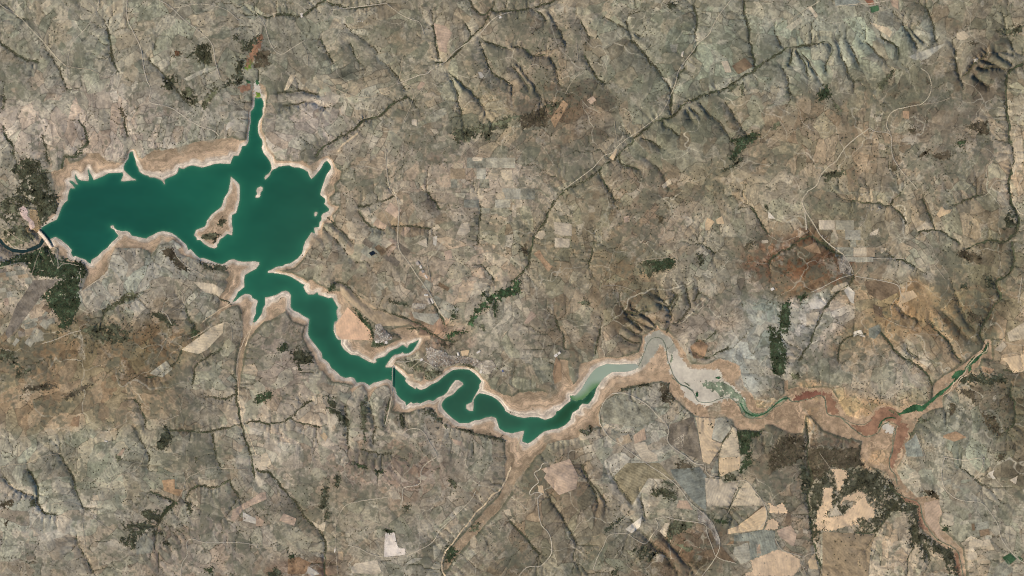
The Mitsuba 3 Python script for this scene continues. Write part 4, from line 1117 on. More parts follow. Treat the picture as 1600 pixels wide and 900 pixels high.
def flat_sheet(name, g, z, mat, extra=None):
    """A level sheet of water as a fine mesh; uv.x holds the distance to its shore in kilometres."""
    cell = 40.0
    x0, y0, x1, y1 = g.bounds
    cells = [box(x, y, x + cell, y + cell) for x in np.arange(math.floor(x0 / cell) * cell, x1, cell) for y in np.arange(math.floor(y0 / cell) * cell, y1, cell)]
    cells = np.array(cells); shapely.prepare(g)
    cells = cells[shapely.intersects(g, cells)]
    cut = shapely.get_parts(shapely.intersection(cells, g)); cut = cut[(shapely.get_type_id(cut) == 3)]; cut = cut[shapely.area(cut) > .5]
    tri = shapely.get_coordinates(shapely.get_parts(shapely.constrained_delaunay_triangles(cut))).reshape(-1, 4, 2)[:, :3]
    crs = (tri[:, 1, 0] - tri[:, 0, 0]) * (tri[:, 2, 1] - tri[:, 0, 1]) - (tri[:, 1, 1] - tri[:, 0, 1]) * (tri[:, 2, 0] - tri[:, 0, 0])
    tri = np.where(crs[:, None, None] < 0, tri[:, ::-1], tri)
    v, inv = np.unique(np.round(tri.reshape(-1, 2), 2), axis=0, return_inverse=True)
    f = inv.reshape(-1, 3)
    d = np.maximum(-edge_distance(wet, v[:, 0], v[:, 1]), 0) / 1000
    e = np.zeros(len(v)) if extra is None else shapely.distance(extra, shapely.points(v)) / 1000
    k = key_for(name)
    scene[k] = mikit.ply((np.column_stack([v, np.full(len(v), z)]), f), mat, smooth=False, uv=np.stack([d, e], 1))
    labels[k] = {'kind': 'structure'}

flat_sheet('reservoir_water', lake, 0.0, 'water_mat')
flat_sheet('silty_water', silt.difference(lake), 0.0, 'silt_mat', lake)
m = drape(tail.buffer(-3), 3.0)
scene['river_water'] = mikit.ply(m, 'river_mat', smooth=True); labels['river_water'] = {'kind': 'structure'}
scene['farm_pond'] = mikit.ply(drape(poly("F: 528,286 548,275 562,289 541,300"), 8.0), 'pond_mat', smooth=True); labels['farm_pond'] = {'kind': 'structure'}

def ragged(g, r0, r1, holes=0.0):
    """An outline bitten into and bulging out at random, with small clearings inside."""
    if g.is_empty: return g
    r1 = max(6, min(r1, g.area / g.length * .75)); r0 = min(r0, r1 * .5)
    L = g.length; n = int(L / (r1 * 1.1)) + 3
    c = shapely.get_coordinates(shapely.line_interpolate_point(g.boundary, rng.uniform(0, L, n))) + rng.normal(0, r0 * .4, (n, 2))
    r = rng.uniform(r0, r1, n); s = rng.random(n) < .55
    def blobs(c, r):
        if not len(c): return Polygon()
        a = np.arange(9) / 9 * 2 * np.pi
        k = r[:, None] * rng.uniform(.55, 1.3, (len(r), 9))
        return shapely.union_all(shapely.make_valid(shapely.polygons(np.stack([c[:, :1] + k * np.cos(a), c[:, 1:] + k * np.sin(a)], -1))))
    g = g.union(blobs(c[~s], r[~s])).difference(blobs(c[s], r[s]))
    if holes:
        x0, y0, x1, y1 = g.bounds; m = int((x1 - x0) * (y1 - y0) / 900 * holes)
        q = rng.uniform([x0, y0], [x1, y1], (m, 2))
        q = q[meshkit.fbm(np.stack([q[:, 0] / 130, q[:, 1] / 130, q[:, 0] * 0 + x0], 1), 2, 3) > .5]
        g = g.difference(blobs(q, rng.uniform(2.5, max(4, r1 * .75), len(q))))
    return g.buffer(0)

dry = box(-9e3, -6e3, 9e3, 6e3).difference(wet.buffer(4))
for s, k in MUD: sheet('mud_flat', ragged(poly(s, 6, 1), 8, 24).difference(wet), k, 1.2 if k == 'silt' else 1.9)
for s, k in MARSH: sheet('marsh' if k != 'rust' else 'river_meadow', ragged(poly(s, 7, 1), 4 if k == 'green' else 8, 10 if k == 'green' else 26, .3 if k == 'marsh' else 0).difference(wet), k, 2.4)
for s, w, k in WASH: sheet('stream_bed' if k == 'stream' else 'sand_wash' if k == 'wash' else 'reed_bed', LineString(wiggle(chaikin(pts(s), 2), 8, False, 12, 50)).buffer(w * .55, quad_segs=2).difference(wet), k, 4.8)

def ribbon(p, w):
    """A strip of uneven width along a line."""
    q = wiggle(p, 10, False, 14, 45)
    t = np.gradient(q, axis=0); t /= np.linalg.norm(t, axis=1, keepdims=True) + 1e-9
    nrm = np.stack([-t[:, 1], t[:, 0]], 1)
    a = (w * 5 * np.clip((meshkit.fbm(np.stack([q[:, 0] / 60, q[:, 1] / 60, q[:, 0] * 0 + 2], 1), 2, 5) - .36) * 4.2, .22, 1.7))[:, None]
    b = (w * 5 * np.clip((meshkit.fbm(np.stack([q[:, 0] / 60, q[:, 1] / 60, q[:, 0] * 0 + 7], 1), 2, 6) - .36) * 4.2, .22, 1.7))[:, None]
    return Polygon(np.vstack([q + nrm * a, (q - nrm * b)[::-1]])).buffer(0)
for w, p in GULLY:
    if w: sheet('gully', ribbon(p, w * .8).difference(wet), 'gully', 3.6)

# ---- fields
def spot(s, i=0):
    sh = SHEETS[s[0]]; x, y = map(float, s[2:].split()[0].split(','))
    return ((sh[0] + x / sh[2]) - 800) * 10, (450 - (sh[1] + y / sh[2])) * 10

MAPX = lambda x: (x - 800) * 10
MAPY = lambda y: (450 - y) * 10
FIELD_POLYS = []
def add_field(g, k, lift):
    if k == 'K': name = 'sand_flat'
    elif k == 'W': name = 'quarry_floor'
    elif k == 't': name = 'stubble_field'
    elif k in 'cC': name = 'wheat_field'
    elif k == 'G': name = 'green_field'
    else: name = 'dry_field'
    sheet(name, g, k, lift)
    FIELD_POLYS.append(g)

# small strips of land side by side
for line in MOSAICS.strip().split('\n'):
    size, ang, s = line.split(' ', 2)
    g, size, ang = poly(s), float(size) * 4.6, math.radians(float(ang))
    c = np.array(g.centroid.coords[0]); R = np.array([[math.cos(ang), math.sin(ang)], [-math.sin(ang), math.cos(ang)]])
    n = int(1600 / size)
    ys = np.cumsum(rng.uniform(.45, 1.3, 2 * n) * size) - n * size * .87
    for r0, r1 in zip(ys[:-1], ys[1:]):
        xs = np.cumsum(rng.uniform(.4, 1.9, 2 * n) * size) - n * size * 1.1
        for x0, x1 in zip(xs[:-1], xs[1:]):
            if rng.random() < .5: continue
            q = np.array([[x0, r0], [x1, r0], [x1, r1], [x0, r1]]) @ R + c + rng.normal(0, 3, (4, 2))
            b = Polygon(q)
            if not g.contains(b.centroid): continue
            add_field(b.buffer(-2), rng.choice(list('psstkggg' if ang == 0 else 'psstkgggbtq')), 2.4)
for i, (k, s) in enumerate(split_lines(FIELDS)):
    add_field(ragged(poly(s, 3.5), 4, 14, .06) if k == 'C' else poly(s, 3.5), k, 3.6 if k not in 'cC' else 4.8)
bright = shapely.union_all(FIELD_POLYS); shapely.prepare(bright)

# ---- roads and tracks
ROAD_LINES = []
for w, s in split_lines(ROADS):
    w = float(w); p = wiggle(chaikin(pts(s), 2), 4, False, 15, 90)
    ROAD_LINES.append(LineString(p))
    sheet('country_road' if w >= 1.8 else 'dirt_track', LineString(p).buffer(w * 2.9, quad_segs=2, cap_style='flat').difference(wet), 'road' if w >= 1.6 else 'track', 7.2)
roads_near = shapely.union_all(ROAD_LINES).buffer(14); shapely.prepare(roads_near)

# ================================================================ WOODS AND SCRUB
def crowns(x, y, r, h, rings=2, base=-2.0):
    """Small uneven crowns standing on the ground, all in one mesh: (vertices, faces, uv)."""
    n, s = len(x), 6
    z = ground(x, y) + 3.0
    ang = (np.arange(s) / s * 2 * np.pi)[None, :] + rng.uniform(0, 6.28, (n, 1))
    rr = r[:, None] * rng.uniform(.72, 1.25, (n, s))
    low = np.stack([x[:, None] + rr * np.cos(ang), y[:, None] + rr * np.sin(ang), np.broadcast_to((z + base)[:, None], (n, s))], -1)
    parts, f = [low], []
    i = np.arange(s); j = (i + 1) % s
    if rings == 2:
        r2 = rr * rng.uniform(.6, .9, (n, s))
        parts.append(np.stack([x[:, None] + r2 * np.cos(ang), y[:, None] + r2 * np.sin(ang), (z + .62 * h)[:, None] + rng.normal(0, .1, (n, s)) * h[:, None]], -1))
        f += [np.stack([i, j, s + j], 1), np.stack([i, s + j, s + i], 1)]
    top = s * rings
    f.append(np.stack([(rings - 1) * s + i, (rings - 1) * s + j, np.full(s, top)], 1))
    parts.append(np.stack([x + rng.normal(0, .12, n) * r, y + rng.normal(0, .12, n) * r, z + h], -1)[:, None])
    v = np.concatenate(parts, 1); f = np.vstack(f)
    m = v.shape[1]
    uv = np.repeat(np.stack([rng.random(n), rng.random(n)], 1), m, 0)
    return v.reshape(-1, 3), (f[None] + (np.arange(n) * m)[:, None, None]).reshape(-1, 3), uv

def scatter(g, spacing):
    x0, y0, x1, y1 = g.bounds
    n = int((x1 - x0) * (y1 - y0) / spacing ** 2) + 1
    p = rng.uniform([x0, y0], [x1, y1], (n, 2))
    return p[shapely.contains_xy(g, p[:, 0], p[:, 1])]

WOOD_LABEL = {'g z: 0,140': 'large dark green pine plantation beside the dam, south of the reservoir', 'k A: 110,740': 'dark mottled woodland on the rocky slope north of the dam', 'g F: 455,540': 'green grove curving round the lakeside resort', 'm F: 1200,445': 'green irrigated thicket winding along the valley east of the village',
              'k F: 150,740': 'dark wood on the bank west of the narrow bend of the reservoir', 'g C: 1030,655': 'dark green wood lying alone on the brown north-eastern hillside', 'g H: 5,620': 'tall dark green plantation block with a straight western edge', 'g H: 60,530': 'smaller green plantation just north of the tall plantation block',
              'w u: 430,200': 'large dark wood on the right of the bright ragged wheat field', 'w u: 310,420': 'small dark wood enclosed by the bright ragged wheat field', 'w u: 250,200': 'narrow dark wood along the left of the bright ragged wheat field', 'g w: 545,195': 'dark green wood beside the cream fields south of the dry riverbed', 'b L: 60,250': 'brown scrubby wood left of the dark gorge at the lower right',
              'o v: 105,515': 'long thin olive escarpment strip at the upper centre', 'b v: 880,340': 'brown heath at the eastern end of the olive escarpment', 'w bb: 100,330': 'dark branching wood along the stream at the lower right corner', 'b u: 80,0': 'brown heath north of the bright ragged wheat field', 'b K: 700,0': 'dark brown square wood above the winding pale road', 'g G: 620,325': 'dark green slope wood above the fan of eroded gullies',
              'k aa: 70,340': 'dark winding thicket in the lower left valley', 'o d: 650,180': 'olive scrub on the middle of the long island', 'o d: 515,290': 'olive scrub on the southern end of the long island', 'o z: 570,620': 'dark speckled scrub band on the north slope of the tan hill'}
DARK = {'k': ('dark scrub thicket on the dry hills', 'dark thickets on the dry hills'), 'o': ('olive scrub patch on the dry hills', 'olive scrub patches on the dry hills'), 'b': ('brown heath patch on the dry hills', 'brown heath patches on the dry hills'), 'r': ('reddish heath patch on the dry hills', 'reddish heath patches on the dry hills'),
        'g': ('small green wood among the pale fields', 'small green woods among the pale fields'), 'm': ('green thicket in the valley floor', 'green thickets in the valley floor'), 'w': ('dark wood along the eroded stream bank', 'dark woods along the stream bank')}
WOOD_POLYS = []
for i, (k, s) in enumerate(split_lines(WOODS)):
    g = ragged(poly(s, 12), 8, 24 if k in 'gb' else 36, .9 if k == 'w' else .55 if k in 'okr' else .35).difference(bright if k == 'w' else Polygon()).difference(wet)
    key = key_for('woodland' if k in 'gkw' else 'scrub_patch')
    m = drape(g, 1.4)
    if m is None: continue
    scene[key + '__undergrowth'] = mikit.ply(m, 'cover_mat', smooth=True, uv=np.tile([(CI['wood_' + k] + .5) / len(COVER), int(rng.integers(1, 999)) / 1000], (len(m[0]), 1)))
    p = scatter(g.buffer(45), {'g': 17, 'm': 18, 'k': 19, 'w': 20}.get(k, 26))
    den = meshkit.fbm(np.stack([p[:, 0] / 70, p[:, 1] / 70, p[:, 0] * 0 + i], 1), 3, 9)
    inside = shapely.distance(g, shapely.points(p)) if len(p) else np.zeros(0)
    p, den = p[rng.random(len(p)) < np.exp(-inside / 12)], den[:0]
    den = meshkit.fbm(np.stack([p[:, 0] / 70, p[:, 1] / 70, p[:, 0] * 0 + i], 1), 3, 9)
    p = p[(den > {'g': .3, 'k': .36, 'w': .36}.get(k, .42)) & ~shapely.contains_xy(roads_near, p[:, 0], p[:, 1]) & ~shapely.contains_xy(wet, p[:, 0], p[:, 1])]
    if len(p):
        v, f, uv = crowns(p[:, 0], p[:, 1], rng.uniform(6, 11, len(p)), rng.uniform(3.5, 7, len(p)))
        uv[:, 0] = uv[:, 0] * .6 + (.3 if k in 'obr' else 0); uv[:, 1] = uv[:, 1] * .4 + (.6 if k in 'gm' else 0)
        scene[key + '__crowns'] = mikit.ply((v, f), 'leaf_mat', smooth=False, uv=uv)
        labels[key + '__crowns'] = {'kind': 'stuff'}
    lab, grp = next(((v, None) for q_, v in WOOD_LABEL.items() if f'{k} {s}'.startswith(q_)), DARK[k])
    labels[key] = {'label': lab, 'category': 'wood' if k in 'gkwm' else 'scrub', 'kind': 'stuff', **({'group': grp} if grp else {})}
    WOOD_POLYS.append(g)

# scrub along every gully and scattered over the slopes
THICK = [(250, 520, 110, 60, 1.0), (90, 540, 90, 40, .8), (870, 110, 60, 60, 1.0), (900, 180, 60, 40, 1.0), (1570, 680, 60, 70, 1.2), (1520, 500, 60, 60, 1.0), (1330, 330, 60, 50, .6), (1310, 270, 40, 25, .8), (1120, 120, 60, 60, .4), (980, 330, 90, 60, .7), (1060, 400, 90, 50, .8), (1240, 690, 50, 60, 1.2), (1060, 500, 40, 40, 1.0),
         (560, 200, 60, 40, .5), (430, 30, 60, 40, .8), (690, 540, 40, 30, 1.0), (1050, 870, 80, 30, .8), (250, 830, 60, 50, .7), (60, 310, 60, 50, 1.2), (1200, 590, 60, 30, .8), (1450, 640, 60, 40, .5), (920, 740, 50, 30, .6), (1250, 410, 60, 40, .8), (930, 520, 60, 40, 1.0), (1460, 350, 60, 30, .5), (1250, 350, 60, 30, .5)]
XS, YS = [], []
for w, p in GULLY:
    if not w: w = .8
    ls = LineString(p); n = int(ls.length / 7)
    q = shapely.get_coordinates(shapely.line_interpolate_point(ls, rng.uniform(0, ls.length, n)))
    q = q + rng.normal(0, 1, q.shape) * w * 6
    keep = meshkit.noise(np.stack([q[:, 0] / 110, q[:, 1] / 110, q[:, 0] * 0 + 4], 1)) > .44
    XS.append(q[keep])
c = rng.uniform([-8300, -4800], [8300, 4800], (200000, 2))
den = .02 + .62 * np.clip(meshkit.fbm(np.stack([c[:, 0] / 420, c[:, 1] / 420, c[:, 0] * 0 + 1], 1), 4, 17) - .47, 0, 1) * 2.4
for x, y, rx, ry, wt in THICK:
    den += .36 * wt * np.exp(-((c[:, 0] - MAPX(x)) / (rx * 10)) ** 2 - ((c[:, 1] - MAPY(y)) / (ry * 10)) ** 2) * np.clip(meshkit.fbm(np.stack([c[:, 0] / 160, c[:, 1] / 160, c[:, 0] * 0 + 3], 1), 3, 23) * 3 - .9, 0, 1.2)
fl = ndi.map_coordinates(np.log10(drain), [(c[:, 1] - GY[0]) / GD, (c[:, 0] - GX[0]) / GD], order=1)
den = np.maximum(den, .75 * np.clip((fl - 4.2) / 1.0, 0, 1))
c = c[rng.random(len(c)) < den * .42]
bk = bank.buffer(10); shapely.prepare(bk)
off = shapely.contains_xy(bk, c[:, 0], c[:, 1])
c = c[~off | (rng.random(len(c)) < .06)]
c = c[~shapely.contains_xy(wet.buffer(15), c[:, 0], c[:, 1])]
c = c[~shapely.contains_xy(bright, c[:, 0], c[:, 1]) | (rng.random(len(c)) < .12)]
XS.append(c)
jy, jx = np.nonzero(np.log10(drain) > 4.55)
ch = np.stack([GX[jx], GY[jy]], 1) + rng.normal(0, 6, (len(jx), 2))
ch = ch[(np.abs(ch[:, 0]) < 8350) & (np.abs(ch[:, 1]) < 4900)]
ch = ch[(rng.random(len(ch)) < .62) & (meshkit.noise(np.stack([ch[:, 0] / 260, ch[:, 1] / 260, ch[:, 0] * 0 + 9], 1)) > .38) & ~shapely.contains_xy(bk, ch[:, 0], ch[:, 1])]
print('bushes along drainage', len(ch))
XS.append(ch)
q = np.vstack(XS); q = q[~shapely.contains_xy(roads_near, q[:, 0], q[:, 1]) & ~shapely.contains_xy(wet.buffer(12), q[:, 0], q[:, 1])]
v, f, uv = crowns(q[:, 0], q[:, 1], rng.uniform(5, 11.5, len(q)), rng.uniform(3, 8, len(q)), rings=1)
scene['scrub'] = mikit.ply((v, f), 'leaf_mat', smooth=False, uv=uv * [1, .6])
labels['scrub'] = {'label': 'dark bushes dotted over the dry slopes and along the gullies', 'category': 'scrub', 'kind': 'stuff'}

# single trees standing in open fields
LONE = pts("n: 290,710 362,745 380,765 398,745 375,770 262,820 340,740 515,715 K: 930,190 940,200 935,185 880,228 990,355 1030,350 1050,345 1060,380 1002,350 1130,570 L: 300,770 310,800 318,850 305,830 380,720 395,740 410,725 405,755 430,850 345,885 260,650 330,665 430,530 398,585 262,640 540,705 H: 880,60 780,100 640,90 700,90")
extra = scatter(shapely.union_all([Polygon(pts("L: 255,692 500,705 470,900 255,900")), Polygon(pts("E: 300,640 700,560 800,700 500,800 320,760")), Polygon(pts("D: 300,600 560,640 700,880 300,880")), Polygon(pts("L: 950,100 1200,120 1200,400 1040,330")), Polygon(pts("C: 100,40 420,120 450,480 200,560 60,300"))]), 75)
extra = extra[~shapely.contains_xy(wet, extra[:, 0], extra[:, 1])]
LONE = np.vstack([LONE, extra])[:290]
def tree_mesh(x, y, r, h):
    v, f, uv = crowns(np.array([x]), np.array([y]), np.array([r]), np.array([h]), 2, 1.5)
    return v, f, uv
for x, y in LONE:
    r = rng.uniform(8, 13); h = r * .95
    k = key_for('oak_tree')
    v, f, uv = tree_mesh(x, y, r, h)
    scene[k + '__crown'] = mikit.ply((v, f), 'leaf_mat', smooth=False, uv=uv * [.6, .6])
    z = float(ground(x, y))
    tr = trimesh.creation.cylinder(radius=.8, height=5.5, sections=6); tr.apply_translation([x, y, z + 2.2])
    scene[k + '__trunk'] = mikit.ply(tr, 'trunk_mat')
    labels[k] = {'label': 'lone dark round tree dotted on the open dry land', 'category': 'tree', 'group': 'lone dark trees on the open dry land'}

# ================================================================ BUILDINGS
def house_parts(w, l, h, roof, ang, gable=True):
    bx_ = trimesh.creation.box([w, l, h + 3]); bx_.apply_translation([0, 0, (h - 3) / 2])
    if gable:
        e = .5; rv = np.array([[-w / 2 - e, -l / 2 - e, h - .2], [w / 2 + e, -l / 2 - e, h - .2], [w / 2 + e, l / 2 + e, h - .2], [-w / 2 - e, l / 2 + e, h - .2], [0, -l / 2 - e, h + roof], [0, l / 2 + e, h + roof]])
        rf = trimesh.Trimesh(rv, [[0, 4, 5], [0, 5, 3], [1, 2, 5], [1, 5, 4], [0, 1, 4], [2, 3, 5], [0, 3, 2], [0, 2, 1]], process=False)
    else:
        rf = trimesh.creation.box([w + .8, l + .8, .8]); rf.apply_translation([0, 0, h + .4])
    for m in (bx_, rf): m.apply_transform(trimesh.transformations.rotation_matrix(ang, [0, 0, 1]))
    return bx_, rf

def building(name, x, y, w, l, h, ang, roof_mat, wall_mat='plaster_mat', gable=True, lab=None):
    k = key_for(name)
    a, b = house_parts(w, l, h, min(w * .18, 4), math.radians(ang), gable)
    for m in (a, b): m.apply_translation([x, y, float(ground(x, y)) + 1.5])
    scene[k + '__wall'], scene[k + '__roof'] = mikit.ply(a, wall_mat), mikit.ply(b, roof_mat)
    labels[k] = lab
    return k

ROOFS = ['tile_mat', 'tile_mat', 'plaster_mat', 'plaster_mat', 'grey_roof_mat', 'white_mat', 'dark_roof_mat', 'deck_mat']
def village(s, n, label, group, size=(9, 15), roofs=ROOFS, ang=20.0, ground_kind='town', name='house', more=0):
    g = poly(s, 6)
    if ground_kind: sheet('village_ground', g, ground_kind, 6.0)
    got, tries = [], 0
    rest = {}
    while len(got) < n + more and tries < 40 * (n + more):
        tries += 1
        x0, y0, x1, y1 = g.bounds
        x, y = rng.uniform(x0, x1), rng.uniform(y0, y1)
        if not shapely.contains_xy(g, x, y): continue
        if any((x - a) ** 2 + (y - b) ** 2 < (size[1] * 1.02) ** 2 for a, b in got): continue
        got.append((x, y))
        w, l = sorted(rng.uniform(*size, 2))
        if len(got) > n:
            for mesh, mt in zip(house_parts(w, l, rng.uniform(5, 8), 2.2, math.radians(ang + rng.normal(0, 12))), ('plaster_mat', str(rng.choice(roofs)))):
                mesh.apply_translation([x, y, float(ground(x, y)) + 1.5]); rest.setdefault(mt, []).append(mesh)
            continue
        building(name, x, y, w, l, rng.uniform(5, 9), ang + rng.choice([0, 90]) + rng.normal(0, 12), str(rng.choice(roofs)), lab={'label': label, 'category': 'house', 'group': group})
    if rest:
        k = key_for('house_cluster')
        for mt, ms in rest.items(): scene[f'{k}__{mt.replace("_mat", "")}_{"roofs" if mt != "plaster_mat" else "walls"}'] = mikit.ply(trimesh.util.concatenate(ms), mt)
        labels[k] = {'label': 'dense mass of tiny roofs filling ' + ('the headland village' if 'headland' in label else 'the resort'), 'category': 'houses', 'kind': 'stuff'}

village("j: 392,262 440,255 500,280 560,290 600,330 740,345 860,360 905,395 880,445 780,410 700,400 620,430 480,440 420,400 400,340", 105, 'small village house crowded on the headland above the river bend', 'houses of the village on the headland', ang=-25, more=190)
village("j: 900,385 1010,375 1045,430 1010,500 940,505 880,450", 22, 'house on the gridded eastern edge of the headland village', 'houses on the eastern edge of the village', ang=40)
village("h: 868,620 880,520 930,510 960,570 1035,630 1040,665 960,672 940,690 900,700 872,690", 42, 'pale holiday house in the lakeside resort', 'houses of the lakeside resort', roofs=['white_mat', 'plaster_mat', 'grey_roof_mat', 'deck_mat', 'tile_mat', 'white_mat'], ang=5, more=40)
village("H: 328,312 360,300 390,365 384,388 336,378", 26, 'house in the pale hamlet below the red hill', 'houses of the hamlet below the red hill', ang=15)
village("H: 255,205 275,205 300,240 290,262 262,230", 9, 'farm building beside the road bend on the red hill', 'farm buildings on the red hill', ang=40, ground_kind=None)
village("K: 868,585 905,605 960,690 978,750 958,752 930,680 900,650 870,640", 30, 'house strung along the fork of the country roads', 'houses along the fork of roads', ang=40)
village("F: 735,520 800,525 790,550 730,545", 12, 'shed among the yards west of the main road', 'sheds west of the main road', ang=10)
for s, n, lab in [("B: 795,330 830,325 830,355 800,355", 5, 'farm building where the northern roads meet the stream'), ("D: 705,275 740,275 740,305 708,305", 5, 'farm building at the head of the north-eastern road'), ("H: 480,70 520,65 540,95 490,100", 8, 'farm building on the brown slope east of the ochre road'),
                  ("H: 510,535 540,535 545,585 520,585", 7, 'farm building at the western foot of the ochre hill'), ("L: 165,845 190,845 190,870 168,870", 6, 'farm building beside the great pale round field'), ("J: 0,735 30,740 30,775 0,770", 5, 'farm building at the far end of the western track'),
                  ("L: 1000,330 1020,335 1015,350 1000,350", 4, 'farm building on the pale plain at the far right'), ("I: 425,605 445,605 445,630 425,630", 4, 'farm building at the crossing of pale tracks, lower left'), ("C: 810,470 840,470 885,490 820,495", 6, 'farm building by the meeting of the northern streams'),
                  ("B: 590,680 620,675 620,715 595,715", 6, 'farm building along the north-south track'), ("B: 475,90 500,90 500,110 480,110", 4, 'farm building on the northern hills'), ("J: 735,445 770,445 770,475 735,475", 6, 'farm building at the southern road junction'), ("J: 1035,455 1060,455 1055,475 1035,475", 4, 'farm building near the sandy creek'),
                  ("L: 1050,635 1095,640 1095,660 1055,655", 5, 'farm building along the south-eastern road'), ("J: 360,760 385,760 385,800 365,800", 4, 'farm building beside the long white barn'), ("D: 500,470 540,470 540,485 505,485", 4, 'farm building on the brown north-eastern slope')]:
    village(s, n, lab, lab.replace('building', 'buildings'), ground_kind=None, name='farm_building', ang=float(rng.uniform(0, 90)))

def one(name, s, w, l, h, ang, roof, lab, cat, gable=True):
    x, y = pts(s)[0]
    return building(name, x, y, w, l, h, ang, roof, gable=gable, lab={'label': lab, 'category': cat})
one('barn', "P: 868.5,555.3", 42, 52, 7, -56, 'white_mat', 'square white barn, western of the pair on the grey slope north of the river', 'barn')
one('barn', "P: 873.6,551.6", 36, 40, 7, -56, 'white_mat', 'square white barn, eastern of the pair on the grey slope north of the river', 'barn')
one('barn', "J: 370,780", 16, 60, 7, -8, 'white_mat', 'long white barn beside the southern main road', 'barn')
one('barn', "P: 1523.5,95", 16, 46, 6, -35, 'white_mat', 'long white barn on the dark ridged hill, upper right', 'barn')
one('warehouse', "F: 757,335", 45, 60, 9, 30, 'plaster_mat', 'pinkish warehouse at the north end of the industrial yard', 'warehouse', False)
one('warehouse', "F: 772,352", 30, 50, 9, 30, 'white_mat', 'white warehouse in the middle of the industrial yard', 'warehouse', False)
one('warehouse', "F: 782,372", 40, 46, 9, 35, 'grey_roof_mat', 'grey roofed warehouse beside the main road', 'warehouse', False)
one('warehouse', "F: 797,397", 22, 60, 9, 32, 'white_mat', 'long narrow white warehouse at the south end of the industrial yard', 'warehouse')
one('warehouse', "F: 810,512", 34, 90, 8, 25, 'plaster_mat', 'long pale depot shed west of the main road fork', 'warehouse')
one('warehouse', "F: 825,510", 26, 84, 8, 25, 'white_mat', 'long white depot shed touching the main road fork', 'warehouse')
one('warehouse', "F: 797,483", 24, 60, 7, 85, 'white_mat', 'low white shed lying across the road above the depot', 'shed')
one('warehouse', "j: 695,320", 28, 56, 9, 15, 'white_mat', 'long white hall on the northern edge of the headland village', 'hall')
one('warehouse', "j: 885,300", 26, 60, 8, -60, 'white_mat', 'white hall on the bare ground north-east of the village', 'hall')
one('warehouse', "j: 350,372", 34, 46, 8, -50, 'white_mat', 'white hall on the wooded western tip of the headland', 'hall', False)
one('warehouse', "j: 908,485", 36, 44, 8, -30, 'white_mat', 'square white hall at the south-east corner of the village', 'hall', False)
one('warehouse', "j: 1112,478", 20, 36, 7, 10, 'blue_mat', 'blue roofed hall east of the village', 'hall', False)
one('warehouse', "h: 980,690", 42, 40, 8, 0, 'white_mat', 'wide white hotel at the southern edge of the resort', 'hotel', False)
one('warehouse', "h: 895,685", 56, 30, 8, 0, 'white_mat', 'white hotel wing beside the resort grove', 'hotel', False)
one('warehouse', "B: 214,72", 24, 60, 7, 5, 'white_mat', 'white shed by the stream at the upper left', 'shed')
one('warehouse', "H: 20,455", 50, 40, 7, 30, 'white_mat', 'white farm complex at the western foot of the red hill', 'farm', False)
one('warehouse', "B: 1145,82", 40, 30, 7, 20, 'white_mat', 'white farm hall beside the northern stream fork', 'farm', False)
one('warehouse', "I: 497,268", 44, 16, 7, -15, 'white_mat', 'white roofed farm on the grey slope at the left', 'farm', False)

# pale quarry pad above the dam
sheet('quarry_pad', poly("E: 92,78 108,66 122,74 132,95 128,112 160,140 165,165 140,180 135,140 112,125 98,105", 4), 'pad', 4.8)
sheet('cliff_terrace', poly("E: 140,80 170,85 190,140 192,175 165,195 130,190 120,170 150,150 140,120", 6), 'cliff', 3.6)

# ================================================================ THE DAM
ax = chaikin(pts("P: 59.8,361.2 64.5,365 70,371.5 75.5,379 80.5,387.5"), 3)
t = np.gradient(ax, axis=0); t /= np.linalg.norm(t, axis=1, keepdims=True); nr = np.stack([-t[:, 1], t[:, 0]], 1)
if nr[0] @ np.array([1, 1]) < 0: nr = -nr                       # towards the reservoir
CREST = 29.0
def loft(section):
    """A body with the given cross-section (offset towards the reservoir, height) all along the dam."""
    s = np.array(section); n, k = len(ax), len(s)
    v = np.concatenate([np.column_stack([ax[i] + nr[i] * s[:, :1], s[:, 1]]) for i in range(n)])
    f = []
    for i in range(n - 1):
        for j in range(k):
            a, b, c, d = i * k + j, i * k + (j + 1) % k, (i + 1) * k + (j + 1) % k, (i + 1) * k + j
            f += [[a, b, c], [a, c, d]]
    for j in range(1, k - 1): f += [[0, j, j + 1], [(n - 1) * k, (n - 1) * k + j + 1, (n - 1) * k + j]]
    m = trimesh.Trimesh(v, f, process=False); m.fix_normals(); return m
scene['dam__wall'] = mikit.ply(loft([(24, -30), (20, CREST - 3), (10, CREST - 3), (-32, -24), (-32, -34), (24, -34)]), 'concrete_mat')
scene['dam__crest_road'] = mikit.ply(loft([(20, CREST - 2.9), (20, CREST), (10, CREST), (10, CREST - 2.9)]), 'deck_mat')
for s, o in (('parapet', 20.3), ('parapet_001', 9.1)):
    scene['dam__' + s] = mikit.ply(loft([(o, CREST - 1), (o, CREST + 1.2), (o + .6, CREST + 1.2), (o + .6, CREST - 1)]), 'concrete_mat')
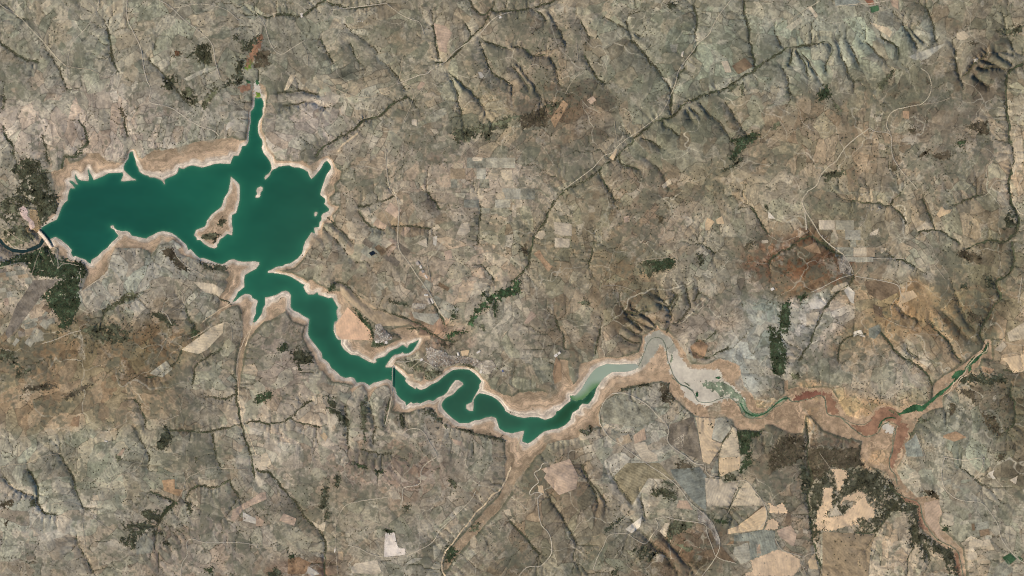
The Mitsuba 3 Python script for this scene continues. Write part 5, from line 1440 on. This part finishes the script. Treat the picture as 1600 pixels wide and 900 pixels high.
for q in range(6):
    i = 2 + q * (len(ax) - 5) // 5
    b = trimesh.creation.box([9, 3.4, 20]); b.apply_transform(trimesh.transformations.rotation_matrix(math.atan2(nr[i][1], nr[i][0]), [0, 0, 1])); b.apply_translation([*(ax[i] + nr[i] * 23.5), CREST - 8])
    scene['dam__buttress' + (f'_{q:03d}' if q else '')] = mikit.ply(b, 'concrete_mat')
i = len(ax) // 2 + 2
b = trimesh.creation.box([46, 4, 5]); b.apply_transform(trimesh.transformations.rotation_matrix(math.atan2(nr[i][1], nr[i][0]), [0, 0, 1]) @ trimesh.transformations.rotation_matrix(-.86, [0, 1, 0])); b.apply_translation([*(ax[i] - nr[i] * 12), 3.5])
scene['dam__spillway_chute'] = mikit.ply(b, 'rust_mat')
labels['dam'] = {'label': 'pale curved concrete dam closing the reservoir at the far left', 'category': 'dam'}
g0 = pts("P: 61.5,359.5")[0]
k = building('gatehouse', g0[0], g0[1], 18, 26, 26, 40, 'grey_roof_mat', 'concrete_mat', False, lab={'label': 'small grey gatehouse at the northern end of the dam', 'category': 'gatehouse'})

# ================================================================ THE BRIDGE
p0, p1 = pts("P: 613.4,573.5 612.6,605.5")
L = np.linalg.norm(p1 - p0); ang = math.atan2(*(p1 - p0)[::-1]); mid = (p0 + p1) / 2
def on_bridge(m, along, side, z):
    m.apply_translation([along, side, z]); m.apply_transform(trimesh.transformations.rotation_matrix(ang, [0, 0, 1])); m.apply_translation([*mid, 0]); return m
DECK = 30.0
scene['road_bridge__deck'] = mikit.ply(on_bridge(trimesh.creation.box([L + 30, 13, 2.2]), 0, 0, DECK), 'deck_mat')
for q in (-1, 1): scene['road_bridge__parapet' + ('' if q < 0 else '_001')] = mikit.ply(on_bridge(trimesh.creation.box([L + 30, .8, 2]), 0, q * 6.8, DECK + 2), 'concrete_mat')
for q in range(9):
    scene['road_bridge__pier' + (f'_{q:03d}' if q else '')] = mikit.ply(on_bridge(trimesh.creation.box([4.5, 9, DECK + 15]), (q - 4) * L / 9.6, 0, (DECK - 17) / 2 - 0.2), 'concrete_mat')
labels['road_bridge'] = {'label': 'long narrow grey road bridge crossing the reservoir narrows west of the village', 'category': 'bridge'}
